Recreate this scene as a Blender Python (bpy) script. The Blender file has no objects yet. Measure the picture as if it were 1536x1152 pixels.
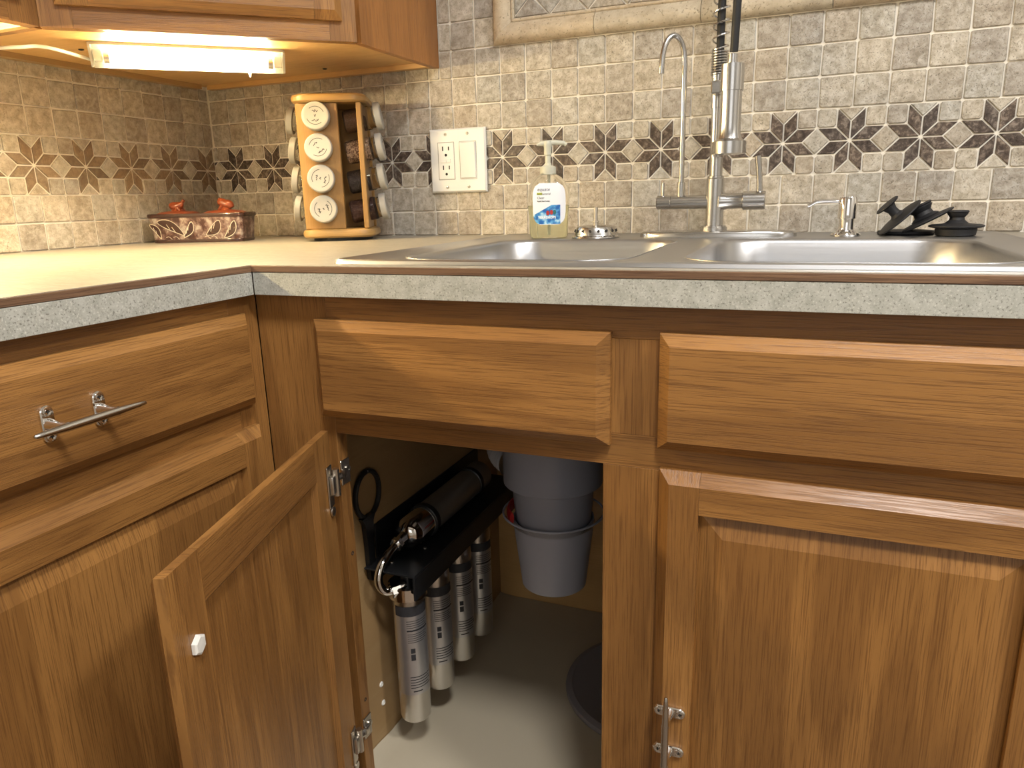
import bpy, bmesh, math, random
from mathutils import Vector, Matrix
R = math.radians
rnd = random.Random(7)
C = bpy.context.scene.collection
SC = bpy.context.scene

# ------------------------------------------------------------------ camera, world, light, exposure
cam_d = bpy.data.cameras.new('camera'); cam = bpy.data.objects.new('camera', cam_d); C.objects.link(cam)
cam_d.sensor_fit = 'HORIZONTAL'; cam_d.sensor_width = 36.0
cam_d.lens = 36.0 * 1087.45 / 1536.0
cam_d.clip_start = 0.02
r_ = Vector((.92597931, .37672859, -.02525644)); u_ = Vector((-.07079107, .23892734, .96845359)); f_ = Vector((-.37087861, .89498005, -.24791079))
M = Matrix(((r_.x, u_.x, -f_.x, .60478), (r_.y, u_.y, -f_.y, -.67404), (r_.z, u_.z, -f_.z, .9816), (0, 0, 0, 1)))
cam.matrix_world = M
SC.camera = cam

w = bpy.data.worlds.new('world'); SC.world = w; w.use_nodes = True
w.node_tree.nodes['Background'].inputs[0].default_value = (.8, .85, .9, 1)
w.node_tree.nodes['Background'].inputs[1].default_value = .35
SC.view_settings.view_transform = 'Standard'; SC.view_settings.look = 'None'
SC.view_settings.gamma = 1.0; SC.view_settings.use_curve_mapping = False
SC.view_settings.exposure = 0.0

CEIL_W = 112.0       # strength of the ceiling lamps
TUBE_W = 225.0       # strength of the fluorescent tubes
CEIL_COL = (1.0, .975, .945)
TUBE_COL = (1.0, .79, .43)
FILL_W = .7         # glow of the added fill panes behind the camera
FILL_COL = (.80, .90, 1.0)

# ------------------------------------------------------------------ materials
def mat(name, col=(.5, .5, .5), rough=.5, metal=0., emit=None, es=0., spec=None, trans=0., ior=1.45, coat=0., alpha=1.):
    m = bpy.data.materials.new(name); m.use_nodes = True
    b = m.node_tree.nodes['Principled BSDF']
    b.inputs['Base Color'].default_value = (*col, 1); b.inputs['Roughness'].default_value = rough
    b.inputs['Metallic'].default_value = metal
    b.inputs['Transmission Weight'].default_value = trans; b.inputs['IOR'].default_value = ior
    b.inputs['Coat Weight'].default_value = coat; b.inputs['Alpha'].default_value = alpha
    if spec is not None: b.inputs['Specular IOR Level'].default_value = spec
    if emit: b.inputs['Emission Color'].default_value = (*emit, 1); b.inputs['Emission Strength'].default_value = es
    return m
class N:
    def __init__(s, m): s.t = m.node_tree; s.b = s.t.nodes['Principled BSDF']
    def n(s, typ, **kw):
        x = s.t.nodes.new(typ)
        for k, v in kw.items():
            if k in x.inputs: x.inputs[k].default_value = v
            else: setattr(x, k, v)
        return x
    def l(s, a, b): s.t.links.new(a, b)
    def ramp(s, fac, stops, interp='LINEAR'):
        x = s.n('ShaderNodeValToRGB'); x.color_ramp.interpolation = interp; e = x.color_ramp.elements
        while len(e) < len(stops): e.new(.5)
        for i, (p, c) in enumerate(stops): e[i].position = p; e[i].color = (*c, 1) if len(c) == 3 else c
        s.l(fac, x.inputs[0]); return x.outputs[0]
    def mix(s, fac, a, b, mode='MIX'):
        x = s.n('ShaderNodeMix', data_type='RGBA', blend_type=mode)
        for sock, v in ((x.inputs[0], fac), (x.inputs[6], a), (x.inputs[7], b)):
            if hasattr(v, 'links'): s.l(v, sock)
            else: sock.default_value = v if isinstance(v, (int, float)) else (*v, 1)
        return x.outputs[2]
    def bump(s, h, strength=.3, dist=.001):
        x = s.n('ShaderNodeBump'); x.inputs['Strength'].default_value = strength; x.inputs['Distance'].default_value = dist
        s.l(h, x.inputs['Height']); s.l(x.outputs[0], s.b.inputs['Normal'])

def oak(name, axis, light=(.375, .182, .052), dark=(.135, .055, .015), rough=.36, depth=None, turn=0.):
    m = mat(name, light, rough); g = N(m)
    pos = g.n('ShaderNodeTexCoord'); info = g.n('ShaderNodeObjectInfo')
    off = g.n('ShaderNodeVectorMath', operation='SCALE'); g.l(info.outputs['Location'], off.inputs[0]); off.inputs[3].default_value = 3.7
    rn = g.n('ShaderNodeMath', operation='MULTIPLY'); g.l(info.outputs['Random'], rn.inputs[0]); rn.inputs[1].default_value = 17.
    add = g.n('ShaderNodeVectorMath', operation='ADD'); g.l(pos.outputs['Object'], add.inputs[0]); g.l(off.outputs[0], add.inputs[1])
    add2 = g.n('ShaderNodeVectorMath', operation='ADD'); g.l(add.outputs[0], add2.inputs[0]); g.l(rn.outputs[0], add2.inputs[1])
    if turn:
        vr = g.n('ShaderNodeVectorRotate', rotation_type='Z_AXIS'); vr.inputs['Angle'].default_value = -turn; g.l(add2.outputs[0], vr.inputs[0]); add2 = vr
    dp = depth or {'x': 'y', 'y': 'x', 'z': 'y'}[axis]
    def mp(sc):
        x = g.n('ShaderNodeMapping'); s = [sc[0]] * 3; s['xyz'.index(axis)] = sc[1]; s['xyz'.index(dp)] = sc[0] * .12; x.inputs['Scale'].default_value = s
        g.l(add2.outputs[0], x.inputs[0]); return x.outputs[0]
    a = g.n('ShaderNodeTexNoise', Scale=1., Detail=3., Roughness=.55, Distortion=.6); g.l(mp((16, 1.6)), a.inputs[0])
    wv = g.n('ShaderNodeMath', operation='MULTIPLY'); g.l(a.outputs[0], wv.inputs[0]); wv.inputs[1].default_value = 13.
    sn = g.n('ShaderNodeMath', operation='SINE'); g.l(wv.outputs[0], sn.inputs[0])
    c1 = g.ramp(sn.outputs[0], [(0., tuple(.55 * l + .45 * d for l, d in zip(light, dark))), (.9, light)])
    b = g.n('ShaderNodeTexNoise', Scale=1., Detail=4., Roughness=.6); g.l(mp((900, 16)), b.inputs[0])
    pores = g.ramp(b.outputs[0], [(.38, (0, 0, 0)), (.52, (1, 1, 1))])
    c2 = g.mix(pores, tuple(d for d in dark), c1)
    fin = g.mix(.62, c1, c2)
    big = g.n('ShaderNodeTexNoise', Scale=1., Detail=2.); g.l(mp((7, 2)), big.inputs[0])
    tint = g.ramp(big.outputs[0], [(.3, (.82, .80, .78)), (.7, (1.08, 1.08, 1.08))])
    fin = g.mix(1., fin, tint, 'MULTIPLY')
    g.l(fin, g.b.inputs['Base Color']); g.bump(pores, .25, .0006)
    g.b.inputs['Coat Weight'].default_value = .12; g.b.inputs['Coat Roughness'].default_value = .25
    return m
OAKX, OAKY, OAKZ = (oak('oak_' + a, a) for a in 'xyz')
OAKZL = oak('oak_zl', 'z', depth='x'); TURN = math.atan2(.289, .309); OAKXD = oak('oak_diagonal_x', 'x', turn=TURN); OAKZD = oak('oak_diagonal_z', 'z', turn=TURN)
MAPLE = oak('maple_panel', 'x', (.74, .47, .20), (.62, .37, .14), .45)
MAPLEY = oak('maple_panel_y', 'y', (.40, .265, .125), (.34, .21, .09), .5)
RACKX = oak('pine_x', 'x', (.40, .25, .09), (.33, .18, .055), .35)
RACKZ = oak('pine_z', 'z', (.35, .205, .07), (.28, .15, .045), .35)
TRIMX = oak('trim_oak_x', 'x', (.28, .165, .095), (.08, .038, .022), .4)
TRIMY = oak('trim_oak_y', 'y', (.28, .165, .095), (.08, .038, .022), .4)

def stone(name, stops, var=.5, scale=60., pit=.5, rough=.55, vein=.35):
    m = mat(name, stops[0][1], rough); g = N(m)
    geo = g.n('ShaderNodeNewGeometry'); info = g.n('ShaderNodeObjectInfo')
    rn = g.n('ShaderNodeMath', operation='MULTIPLY'); g.l(info.outputs['Random'], rn.inputs[0]); rn.inputs[1].default_value = 9.
    ad = g.n('ShaderNodeVectorMath', operation='ADD'); g.l(geo.outputs['Position'], ad.inputs[0]); g.l(rn.outputs[0], ad.inputs[1])
    a = g.n('ShaderNodeTexNoise', Scale=scale, Detail=6., Roughness=.7, Distortion=.25); g.l(ad.outputs[0], a.inputs[0])
    base = g.ramp(a.outputs[0], stops)
    tint = g.ramp(info.outputs['Random'], [(0., (1 - .45 * var,) * 3), (.5, (1, 1, 1)), (1., (1 + .22 * var, 1 + .2 * var, 1 + .12 * var))])
    warm = g.ramp(info.outputs['Random'], [(0., (.98, .98, 1.)), (.27, (1.04, .98, .90)), (.5, (.97, 1., 1.02)), (.8, (1.03, 1., .95)), (1., (1, 1, 1))])
    c = g.mix(1., g.mix(1., base, tint, 'MULTIPLY'), warm, 'MULTIPLY')
    p = g.n('ShaderNodeTexNoise', Scale=scale * 5.5, Detail=3., Roughness=.7); g.l(ad.outputs[0], p.inputs[0])
    pits = g.ramp(p.outputs[0], [(.34, (0, 0, 0)), (.42, (1, 1, 1))])
    dk = tuple(x * .55 for x in stops[0][1])
    c = g.mix(g.ramp(p.outputs[0], [(.33, (pit,) * 3), (.40, (0, 0, 0))]), c, dk)
    veins = g.n('ShaderNodeTexNoise', Scale=scale * .55, Detail=5., Roughness=.65, Distortion=1.); g.l(ad.outputs[0], veins.inputs[0])
    c = g.mix(g.ramp(veins.outputs[0], [(.58, (0, 0, 0)), (.66, (vein,) * 3)]), c, tuple(min(.9, x * 1.25) for x in stops[-1][1]))
    g.l(c, g.b.inputs['Base Color']); 
    h = g.mix(.5, pits, a.outputs[0]); g.bump(h, .7, .0014)
    return m
TILE = stone('travertine', [(.36, (.33, .29, .23)), (.5, (.455, .41, .345)), (.64, (.58, .545, .485))], .42, 85., .8, .55, .3)
DARK = stone('dark_marble', [(.36, (.045, .030, .024)), (.5, (.095, .070, .056)), (.64, (.26, .21, .175))], .7, 130., .4, .4, .7)
MOLD = stone('travertine_molding', [(.25, (.40, .32, .22)), (.5, (.55, .46, .34)), (.75, (.64, .56, .43))], .25, 45., .8)
GROUT = mat('grout', (.82, .77, .67), .9)
DARKL = stone('dark_marble_left', [(.25, (.16, .11, .07)), (.5, (.25, .18, .12)), (.72, (.38, .31, .22))], .6, 110., .4, .4)  # paler, browner version of dark_marble for the left wall's star petals
WALLP = mat('wall_paint', (.42, .40, .36), .85)
CEILP = mat('ceiling_paint', (.8, .78, .74), .9)
FLOORM = mat('floor_vinyl', (.16, .11, .07), .5)

def laminate(name, c0, c1, sc, stretch=1., speck=(.25, .23, .2)):
    m = mat(name, c0, .38); g = N(m)
    geo = g.n('ShaderNodeNewGeometry'); mp = g.n('ShaderNodeMapping'); mp.inputs['Scale'].default_value = (1, stretch, 1); g.l(geo.outputs['Position'], mp.inputs[0])
    a = g.n('ShaderNodeTexNoise', Scale=sc, Detail=6., Roughness=.65, Distortion=.5); g.l(mp.outputs[0], a.inputs[0])
    c = g.ramp(a.outputs[0], [(.3, c0), (.7, c1)])
    b = g.n('ShaderNodeTexNoise', Scale=sc * 7, Detail=2., Roughness=.6); g.l(mp.outputs[0], b.inputs[0])
    c = g.mix(g.ramp(b.outputs[0], [(.35, (.7,) * 3), (.41, (0,) * 3)]), c, speck)
    c = g.mix(g.ramp(b.outputs[0], [(.60, (0,) * 3), (.66, (.6,) * 3)]), c, tuple(min(1, x * 1.35) for x in c1))
    g.l(c, g.b.inputs['Base Color']); return m
LAMTOP = laminate('laminate_top', (.29, .26, .205), (.38, .35, .295), 11., 6., (.22, .19, .14))
LAMEDGE = laminate('laminate_edge', (.36, .36, .315), (.54, .54, .49), 70., 1., (.13, .12, .10))

def brushed(name, col, rough, axis='x', metal=1.):
    m = mat(name, col, rough, metal); g = N(m)
    tc = g.n('ShaderNodeTexCoord'); mp = g.n('ShaderNodeMapping'); s = [400.] * 3; s['xyz'.index(axis)] = 8.; mp.inputs['Scale'].default_value = s
    g.l(tc.outputs['Object'], mp.inputs[0]); a = g.n('ShaderNodeTexNoise', Scale=1., Detail=2.); g.l(mp.outputs[0], a.inputs[0])
    r = g.n('ShaderNodeMapRange'); r.inputs[3].default_value = rough * .75; r.inputs[4].default_value = rough * 1.3; g.l(a.outputs[0], r.inputs[0])
    g.l(r.outputs[0], g.b.inputs['Roughness']); return m
STEEL = brushed('sink_steel', (.50, .50, .51), .34, 'x')
NICKEL = brushed('brushed_nickel', (.56, .55, .535), .22, 'x')
CHROME = mat('chrome', (.80, .79, .78), .07, 1.)
STAIN = mat('stainless_canister', (.66, .64, .61), .28, 1.)
ZINC = mat('zinc', (.62, .58, .52), .3, 1.)
BLACK = mat('black_plastic', (.012, .012, .013), .38)
RUBBER = mat('black_rubber', (.016, .016, .018), .55)
DARKM = mat('black_powder_coat', (.02, .021, .023), .3, .3)
WHITE = mat('white_plastic', (.80, .79, .75), .35)
WHITEG = mat('white_enamel', (.85, .84, .80), .3)
HOUS = mat('fixture_enamel', (.36, .35, .32), .35)
GREY = mat('grey_plastic', (.33, .35, .42), .28)
GREYL = mat('light_grey_plastic', (.42, .44, .52), .35)
RED = mat('red_plastic', (.45, .02, .02), .4)
LINER = mat('cream_liner', (.50, .44, .33), .5)
SLOT = mat('slot_dark', (.02, .018, .016), .7)
INK = mat('ink', (.03, .03, .035), .6)
TUBE = mat('lit_tube', (1, 1, 1), .5, emit=TUBE_COL, es=TUBE_W)
LAMP = mat('lit_diffuser', (1, 1, 1), .5, emit=CEIL_COL, es=CEIL_W)
TERRA = mat('terracotta', (.24, .052, .018), .28, coat=.5)
CUP = mat('lid_cream', (.36, .35, .32), .4)
SOAPP = mat('pump_plastic', (.80, .80, .68), .3, trans=.35)
def glassy(name, col, rough=.03, ior=1.3):
    m = mat(name, col, rough, trans=1., ior=ior); return m
GLASS = glassy('jar_glass', (.93, .93, .90), .02, 1.2)
PET = glassy('clear_bottle', (.99, .99, .96), .03, 1.12)
LIQ = mat('yellow_soap', (.90, .91, .68), .1, trans=.85, ior=1.15)
def spice(name, c0, c1, sc):
    m = mat(name, c0, .8); g = N(m); tc = g.n('ShaderNodeTexCoord')
    v = g.n('ShaderNodeTexVoronoi', Scale=sc); g.l(tc.outputs['Object'], v.inputs[0])
    c = g.mix(g.ramp(v.outputs['Color'], [(.2, (0,) * 3), (.8, (1,) * 3)]), c0, c1); g.l(c, g.b.inputs['Base Color']); g.bump(v.outputs[0], .6, .001); return m
SPICES = [spice('spice_brown_powder', (.10, .055, .03), (.15, .085, .05), 900), spice('spice_seed', (.12, .06, .035), (.52, .36, .24), 420),
          spice('spice_dark', (.022, .016, .014), (.06, .045, .04), 500), spice('spice_maroon', (.05, .02, .015), (.10, .05, .035), 500)]
def glaze():
    m = mat('carved_glaze', (.1, .04, .03), .3, coat=.4); g = N(m); tc = g.n('ShaderNodeTexCoord')
    a = g.n('ShaderNodeTexNoise', Scale=55., Detail=5., Roughness=.7); g.l(tc.outputs['Object'], a.inputs[0])
    c = g.ramp(a.outputs[0], [(.42, (.060, .022, .017)), (.52, (.20, .12, .10)), (.64, (.44, .37, .31))]); g.l(c, g.b.inputs['Base Color']); return m
GLAZE = glaze(); GLAZED = mat('brown_glaze', (.042, .016, .012), .25, coat=.4); GLAZEW = mat('white_slip', (.62, .53, .42), .4)

# ------------------------------------------------------------------ mesh builder
class MB:
    def __init__(s): s.bm = bmesh.new()
    def poly(s, pts): return s.bm.faces.new([s.bm.verts.new(p) for p in pts])
    def box(s, lo, hi, bev=0., seg=1, mtx=None):
        b = bmesh.new(); bmesh.ops.create_cube(b, size=1.)
        for v in b.verts: v.co = Vector([(lo[i] + hi[i]) / 2 + v.co[i] * (hi[i] - lo[i]) for i in range(3)])
        if bev: bmesh.ops.bevel(b, geom=b.edges[:], offset=bev, segments=seg, affect='EDGES', profile=.5)
        s.join(b, mtx); return s
    def join(s, b, mtx=None):
        vm = {}
        for v in b.verts: vm[v] = s.bm.verts.new(mtx @ v.co if mtx else v.co)
        for f in b.faces: s.bm.faces.new([vm[v] for v in f.verts])
        b.free()
    def rings(s, rings, cap0=True, cap1=True, closed=False):
        vs = [[s.bm.verts.new(p) for p in r] for r in rings]
        n = len(vs[0])
        for a, b in list(zip(vs, vs[1:])) + ([(vs[-1], vs[0])] if closed else []):
            for i in range(n):
                j = (i + 1) % n
                s.bm.faces.new((a[i], a[j], b[j], b[i]))
        if not closed:
            if cap0: s.bm.faces.new(vs[0][::-1])
            if cap1: s.bm.faces.new(vs[-1])
        return s
    def tube(s, pts, r, seg=12, cap=True, closed=False, ell=None):
        pts = [Vector(p) for p in pts]; n = len(pts); rr = r if isinstance(r, (list, tuple)) else [r] * n
        T = []
        for i in range(n):
            if closed: t = pts[(i + 1) % n] - pts[i - 1]
            else: t = pts[min(i + 1, n - 1)] - pts[max(i - 1, 0)]
            T.append(t.normalized())
        up = Vector((0, 0, 1)) if abs(T[0].z) < .9 else Vector((1, 0, 0))
        x = T[0].cross(up).normalized(); out = []
        for i in range(n):
            x = (x - T[i] * x.dot(T[i])).normalized(); y = T[i].cross(x)
            out.append([pts[i] + (x * math.cos(a) * (ell[0] if ell else 1) + y * math.sin(a) * (ell[1] if ell else 1)) * rr[i] for a in [2 * math.pi * k / seg for k in range(seg)]])
        return s.rings(out, cap, cap, closed)
    def cyl(s, p0, p1, r0, r1=None, seg=24): return s.tube([p0, p1], [r0, r0 if r1 is None else r1], seg)
    def lathe(s, c, prof, seg=32, axis=(0, 0, 1), cap0=True, cap1=True, sx=1., sy=1.):
        ax = Vector(axis).normalized(); up = Vector((1, 0, 0)) if abs(ax.z) > .9 else Vector((0, 0, 1))
        y = ax.cross(up).normalized(); x = y.cross(ax).normalized(); c = Vector(c)
        return s.rings([[c + ax * z + (x * math.cos(a) * sx + y * math.sin(a) * sy) * max(r, 1e-5) for a in [2 * math.pi * k / seg for k in range(seg)]] for r, z in prof], cap0, cap1)
    def prism(s, poly, z0, z1):
        return s.rings([[Vector((p[0], p[1], z0)) for p in poly], [Vector((p[0], p[1], z1)) for p in poly]])
    def slab(s, F, u0, u1, v0, v1, n0, te, tf, bl=0, br=0, bb=0, bt=0):
        """plate in frame F: back at n0, edges up to te, face at tf inset by the four bevels"""
        q = lambda u, v, n: F.p(u, v, n)
        r0 = [q(u0, v0, n0), q(u1, v0, n0), q(u1, v1, n0), q(u0, v1, n0)]
        r1 = [q(u0, v0, te), q(u1, v0, te), q(u1, v1, te), q(u0, v1, te)]
        r2 = [q(u0 + bl, v0 + bb, tf), q(u1 - br, v0 + bb, tf), q(u1 - br, v1 - bt, tf), q(u0 + bl, v1 - bt, tf)]
        return s.rings([r0, r1, r2])
class Frame:
    def __init__(s, o, U, Nn, V=(0, 0, 1)): s.o = Vector(o); s.U = Vector(U).normalized(); s.N = Vector(Nn).normalized(); s.V = Vector(V)
    def p(s, u, v, n): return s.o + s.U * u + s.V * v + s.N * n
ORG = {}
def thing(name, label, cat, loc=(0, 0, 0), rot=0., group=None):
    o = bpy.data.objects.new(name, None); C.objects.link(o); o.location = loc; o.rotation_euler = (0, 0, rot); o.empty_display_size = .02
    o['label'] = label; o['category'] = cat
    if group: o['group'] = group
    ORG[o] = Vector(loc); return o
def mesh_of(mb, m, name, off=Vector((0, 0, 0)), smooth=True, ang=35):
    bmesh.ops.remove_doubles(mb.bm, verts=mb.bm.verts[:], dist=1e-6)
    bmesh.ops.recalc_face_normals(mb.bm, faces=mb.bm.faces[:])
    for v in mb.bm.verts: v.co -= off
    me = bpy.data.meshes.new(name); mb.bm.to_mesh(me); mb.bm.free()
    if smooth:
        for p in me.polygons: p.use_smooth = True
        me.set_sharp_from_angle(angle=R(ang))
    me.materials.append(m); return me
def part(name, mb, m, parent=None, label=None, smooth=True, local=False, org=None, ang=35):
    """org: own origin in world coordinates (for a part that has children or for top-level meshes)"""
    po = Vector((0, 0, 0)) if (local or parent is None) else ORG.get(parent, Vector((0, 0, 0)))
    og = Vector(org) if org is not None else po
    me = mesh_of(mb, m, name, Vector((0, 0, 0)) if local else og, smooth, ang)
    o = bpy.data.objects.new(name, me); C.objects.link(o)
    if parent: o.parent = parent; o.location = (0, 0, 0) if local else og - po
    else: o.location = og
    ORG[o] = Vector((0, 0, 0)) if local else og
    if label: o['label'] = label
    return o
def top(o, label, cat, group=None):
    o['label'] = label; o['category'] = cat
    if group: o['group'] = group
    return o
def struct(name, mb, m): o = part(name, mb, m, smooth=False); o['kind'] = 'structure'; return o
def arc(c, r, a0, a1, n, X, Y):
    c = Vector(c); X = Vector(X); Y = Vector(Y)
    return [c + X * r * math.cos(a0 + (a1 - a0) * i / n) + Y * r * math.sin(a0 + (a1 - a0) * i / n) for i in range(n + 1)]
def smoothpath(pts, n=8):
    P = [Vector(p) for p in pts]; P = [P[0] * 2 - P[1]] + P + [P[-1] * 2 - P[-2]]; out = []
    for i in range(1, len(P) - 2):
        a, b, c, d = P[i - 1:i + 3]
        for k in range(n):
            t = k / n
            out.append(.5 * ((2 * b) + (c - a) * t + (2 * a - 5 * b + 4 * c - d) * t * t + (3 * b - a - 3 * c + d) * t ** 3))
    out.append(P[-2]); return out
def text_part(name, s, size, m, parent, F, u, v, n, local=False, spacing=1., shear=0., bold=0., curv=None):
    cu = bpy.data.curves.new('t', 'FONT'); cu.body = s; cu.size = size; cu.extrude = 0.; cu.space_character = spacing; cu.shear = shear; cu.offset = bold
    cu.resolution_u = 2
    o = bpy.data.objects.new('t', cu); C.objects.link(o); bpy.context.view_layer.update()
    me = bpy.data.meshes.new_from_object(o); bpy.data.objects.remove(o)
    off = Vector((0, 0, 0)) if local else ORG.get(parent, Vector((0, 0, 0)))
    for vv in me.vertices:
        x, y = vv.co.x, vv.co.y
        vv.co = (curv(u + x, v + y, n) if curv else F.p(u + x, v + y, n)) - off
    me.materials.clear(); me.materials.append(m); me.name = name
    ob = bpy.data.objects.new(name, me); C.objects.link(ob); ob.parent = parent; return ob

# ------------------------------------------------------------------ room shell
YB, XL, TOP = .6335, -.637, .914
b = MB(); b.box((-.80, -2.4, -.1), (2.5, .80, 0)); struct('floor', b, FLOORM)
b = MB(); b.box((-.80, -2.4, 2.44), (2.5, .80, 2.54)); struct('ceiling', b, CEILP)
b = MB(); b.box((-.80, YB + .002, 0), (2.5, .80, 2.44)); wall_back = struct('wall_back', b, GROUT)
b = MB(); b.box((-.80, -2.4, 0), (XL - .002, YB + .002, 2.44)); wall_left = struct('wall_left', b, GROUT)
b = MB(); b.box((2.4, -2.4, 0), (2.5, YB + .002, 2.44)); struct('wall_right', b, WALLP)
b = MB(); b.box((-.637, -2.4, 0), (2.4, -2.3, 2.44)); struct('wall_front', b, WALLP)

# made-up window: glowing panes added as soft fill from behind the camera
b = MB()
for lo, hi in (((.30, -2.305, .98), (1.70, -2.275, 1.05)), ((.30, -2.305, 2.03), (1.70, -2.275, 2.10)), ((.30, -2.305, 1.05), (.37, -2.275, 2.03)), ((1.63, -2.305, 1.05), (1.70, -2.275, 2.03)), ((.98, -2.300, 1.05), (1.02, -2.280, 2.03))): b.box(lo, hi)
fill_frame = struct('fill_panel_1', b, WALLP)
for x0, x1 in ((.37, .98), (1.02, 1.63)):
    b = MB(); b.box((x0, -2.299, 1.05), (x1, -2.291, 2.03)); part('pane', b, mat('fill_glow', (1, 1, 1), .5, emit=FILL_COL, es=FILL_W) if 'fill_glow' not in bpy.data.materials else bpy.data.materials['fill_glow'], fill_frame, smooth=False)

# ---- tiles
FB = Frame((0, YB + .002, 0), (1, 0, 0), (0, -1, 0)); FL = Frame((XL - .002, 0, 0), (0, 1, 0), (1, 0, 0))
S = .09842; ZS = 1.05674; GR = .0012
def clip(poly, nx, ny, d):      # keep nx*x+ny*y<=d
    out = []
    for i in range(len(poly)):
        a, b_ = poly[i], poly[(i + 1) % len(poly)]; da = nx * a[0] + ny * a[1] - d; db = nx * b_[0] + ny * b_[1] - d
        if da <= 0: out.append(a)
        if da * db < 0: t = da / (da - db); out.append((a[0] + (b_[0] - a[0]) * t, a[1] + (b_[1] - a[1]) * t))
    return out
def cliprect(p, x0, x1, y0, y1):
    for c in ((1, 0, x1), (-1, 0, -x0), (0, 1, y1), (0, -1, -y0)):
        p = clip(p, *c)
        if len(p) < 3: return []
    return p
def area(p): return .5 * sum(p[i][0] * p[(i + 1) % len(p)][1] - p[(i + 1) % len(p)][0] * p[i][1] for i in range(len(p)))
def inset(p, d):
    if area(p) < 0: p = p[::-1]
    q = p
    for i in range(len(p)):
        a, b_ = p[i], p[(i + 1) % len(p)]; ex, ey = b_[0] - a[0], b_[1] - a[1]; L = math.hypot(ex, ey)
        if L < 1e-6: continue
        nx, ny = ey / L, -ex / L
        q = clip(q, nx, ny, nx * a[0] + ny * a[1] - d)
        if len(q) < 3: return []
    return q
def roundc(p, c):
    out = []
    for i in range(len(p)):
        a, b_, d = Vector(p[i - 1]), Vector(p[i]), Vector(p[(i + 1) % len(p)])
        la, ld = (a - b_).length, (d - b_).length; k = c * rnd.uniform(.5, 1.6)
        out.append(b_ + (a - b_).normalized() * min(k, la * .3)); out.append(b_ + (d - b_).normalized() * min(k, ld * .3))
    return [(v.x, v.y) for v in out]
def tile_mesh(poly, F, h, name, m, rc=.0016, jit=.0008, gr=GR):
    p = inset(poly, gr)
    if len(p) < 3 or abs(area(p)) < 2e-5: return None
    p = [(x + rnd.uniform(-jit, jit), y + rnd.uniform(-jit, jit)) for x, y in p]
    p = roundc(p, rc) if rc else p
    cx = sum(q[0] for q in p) / len(p); cy = sum(q[1] for q in p) / len(p)
    bw = .0011
    rings = []
    for k, n in ((1., 0.), (1., h * .55), (1 - bw / .02 if rc else 1 - bw / .012, h)):
        rings.append([F.U * ((x - cx) * k) + F.V * ((y - cy) * k) + F.N * n for x, y in p])
    mb = MB(); mb.rings(rings, cap0=False)
    return mesh_of(mb, m, name, smooth=False), (cx, cy)
def put(me, name, F, cx, cy, parent, dn=0., rotz=None):
    o = bpy.data.objects.new(name, me); C.objects.link(o); o.parent = parent; o.location = F.p(cx, cy, dn) ; return o
def sq(x0, x1, y0, y1): return [(x0, y0), (x1, y0), (x1, y1), (x0, y1)]
COUNT = {}
def place_poly(poly, F, wall, name, m, rc=.0016, h=.0028):
    r = tile_mesh(poly, F, h + rnd.uniform(-.0006, .0006), name, m, rc)
    if r: put(r[0], name, F, r[1][0], r[1][1], wall)
ROWZ = [.914, .9605, 1.0075, None, 1.1059, 1.1535, 1.2010, 1.2490]
VAR = {}
def grid(F, wall, key, xs, z0, z1, xmin, xmax, zmax=9):
    h = z1 - z0
    for a, b_ in zip(xs, xs[1:]):
        if b_ <= xmin + .006 or a >= xmax - .006: continue
        full = a >= xmin - 1e-4 and b_ <= xmax + 1e-4 and z1 <= zmax
        if full:
            kk = (key, round(h, 4), rnd.randrange(9))
            if kk not in VAR: VAR[kk] = tile_mesh(sq(-.0492 / 2, .0492 / 2, -h / 2, h / 2), F, .0028, 'tile', TILE)[0]
            put(VAR[kk], 'tile', F, (a + b_) / 2, (z0 + z1) / 2, wall, rnd.uniform(-.0007, .0001))
        else:
            place_poly(cliprect(sq(a, b_, z0, z1), xmin, xmax, z0, min(z1, zmax)) or sq(0, 0, 0, 0), F, wall, 'tile', TILE)
L_ = 1 / (2 + math.sqrt(2)); K = L_ / math.sqrt(2)
def rot8(p, k):
    c, s = math.cos(k * math.pi / 4), math.sin(k * math.pi / 4); return [(x * c - y * s, x * s + y * c) for x, y in p]
CELL = []
for k in range(8): CELL.append(('petal_tile', rot8([(0, 0), (L_, 0), (L_ + K, K), (K, K)], k), DARK, 0))
for sy in (1, -1): CELL.append(('triangle_tile', [(-K, .5 * sy), (K, .5 * sy), (0, L_ * sy)], TILE, 0))
for sx in (1, -1):
    for sy in (1, -1): CELL.append(('small_tile', sq(*sorted((K * sx, .5 * sx)), *sorted((K * sy, .5 * sy))), TILE, .0018))
CELL.append(('diamond_tile', [(.5 - K, 0), (.5, -K), (.5 + K, 0), (.5, K)], TILE, 0))
CM = {}
def star(F, wall, key, cx, xmin, xmax, i):
    for j, (nm, poly, m, rc) in enumerate(CELL):
        P2 = [(cx + x * S, ZS + y * S) for x, y in poly]
        xs_ = [p[0] for p in P2]
        if max(xs_) <= xmin + .004 or min(xs_) >= xmax - .004: continue
        if min(xs_) >= xmin - 1e-4 and max(xs_) <= xmax + 1e-4:
            kk = (key, j)
            if kk not in CM:
                me, (ax, ay) = tile_mesh([(x * S, y * S) for x, y in poly], F, .0028, nm, DARKL if m is DARK and key == 'l' else m, rc, .0003); CM[kk] = (me, ax, ay)
            me, ax, ay = CM[kk]; put(me, nm, F, cx + ax, ZS + ay, wall, rnd.uniform(-.0007, .0001))
        else:
            q = cliprect(P2, xmin, xmax, 0, 9)
            if q: place_poly(q, F, wall, nm, DARKL if m is DARK and key == 'l' else m, rc)
XR = 1.12
XA, XB_, YLs = -.57663, .05573, .61055
SPL = .0065
for k in range(-1, 7): star(FB, wall_back, 'b', XA + k * S, XL, SPL, k)
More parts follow.
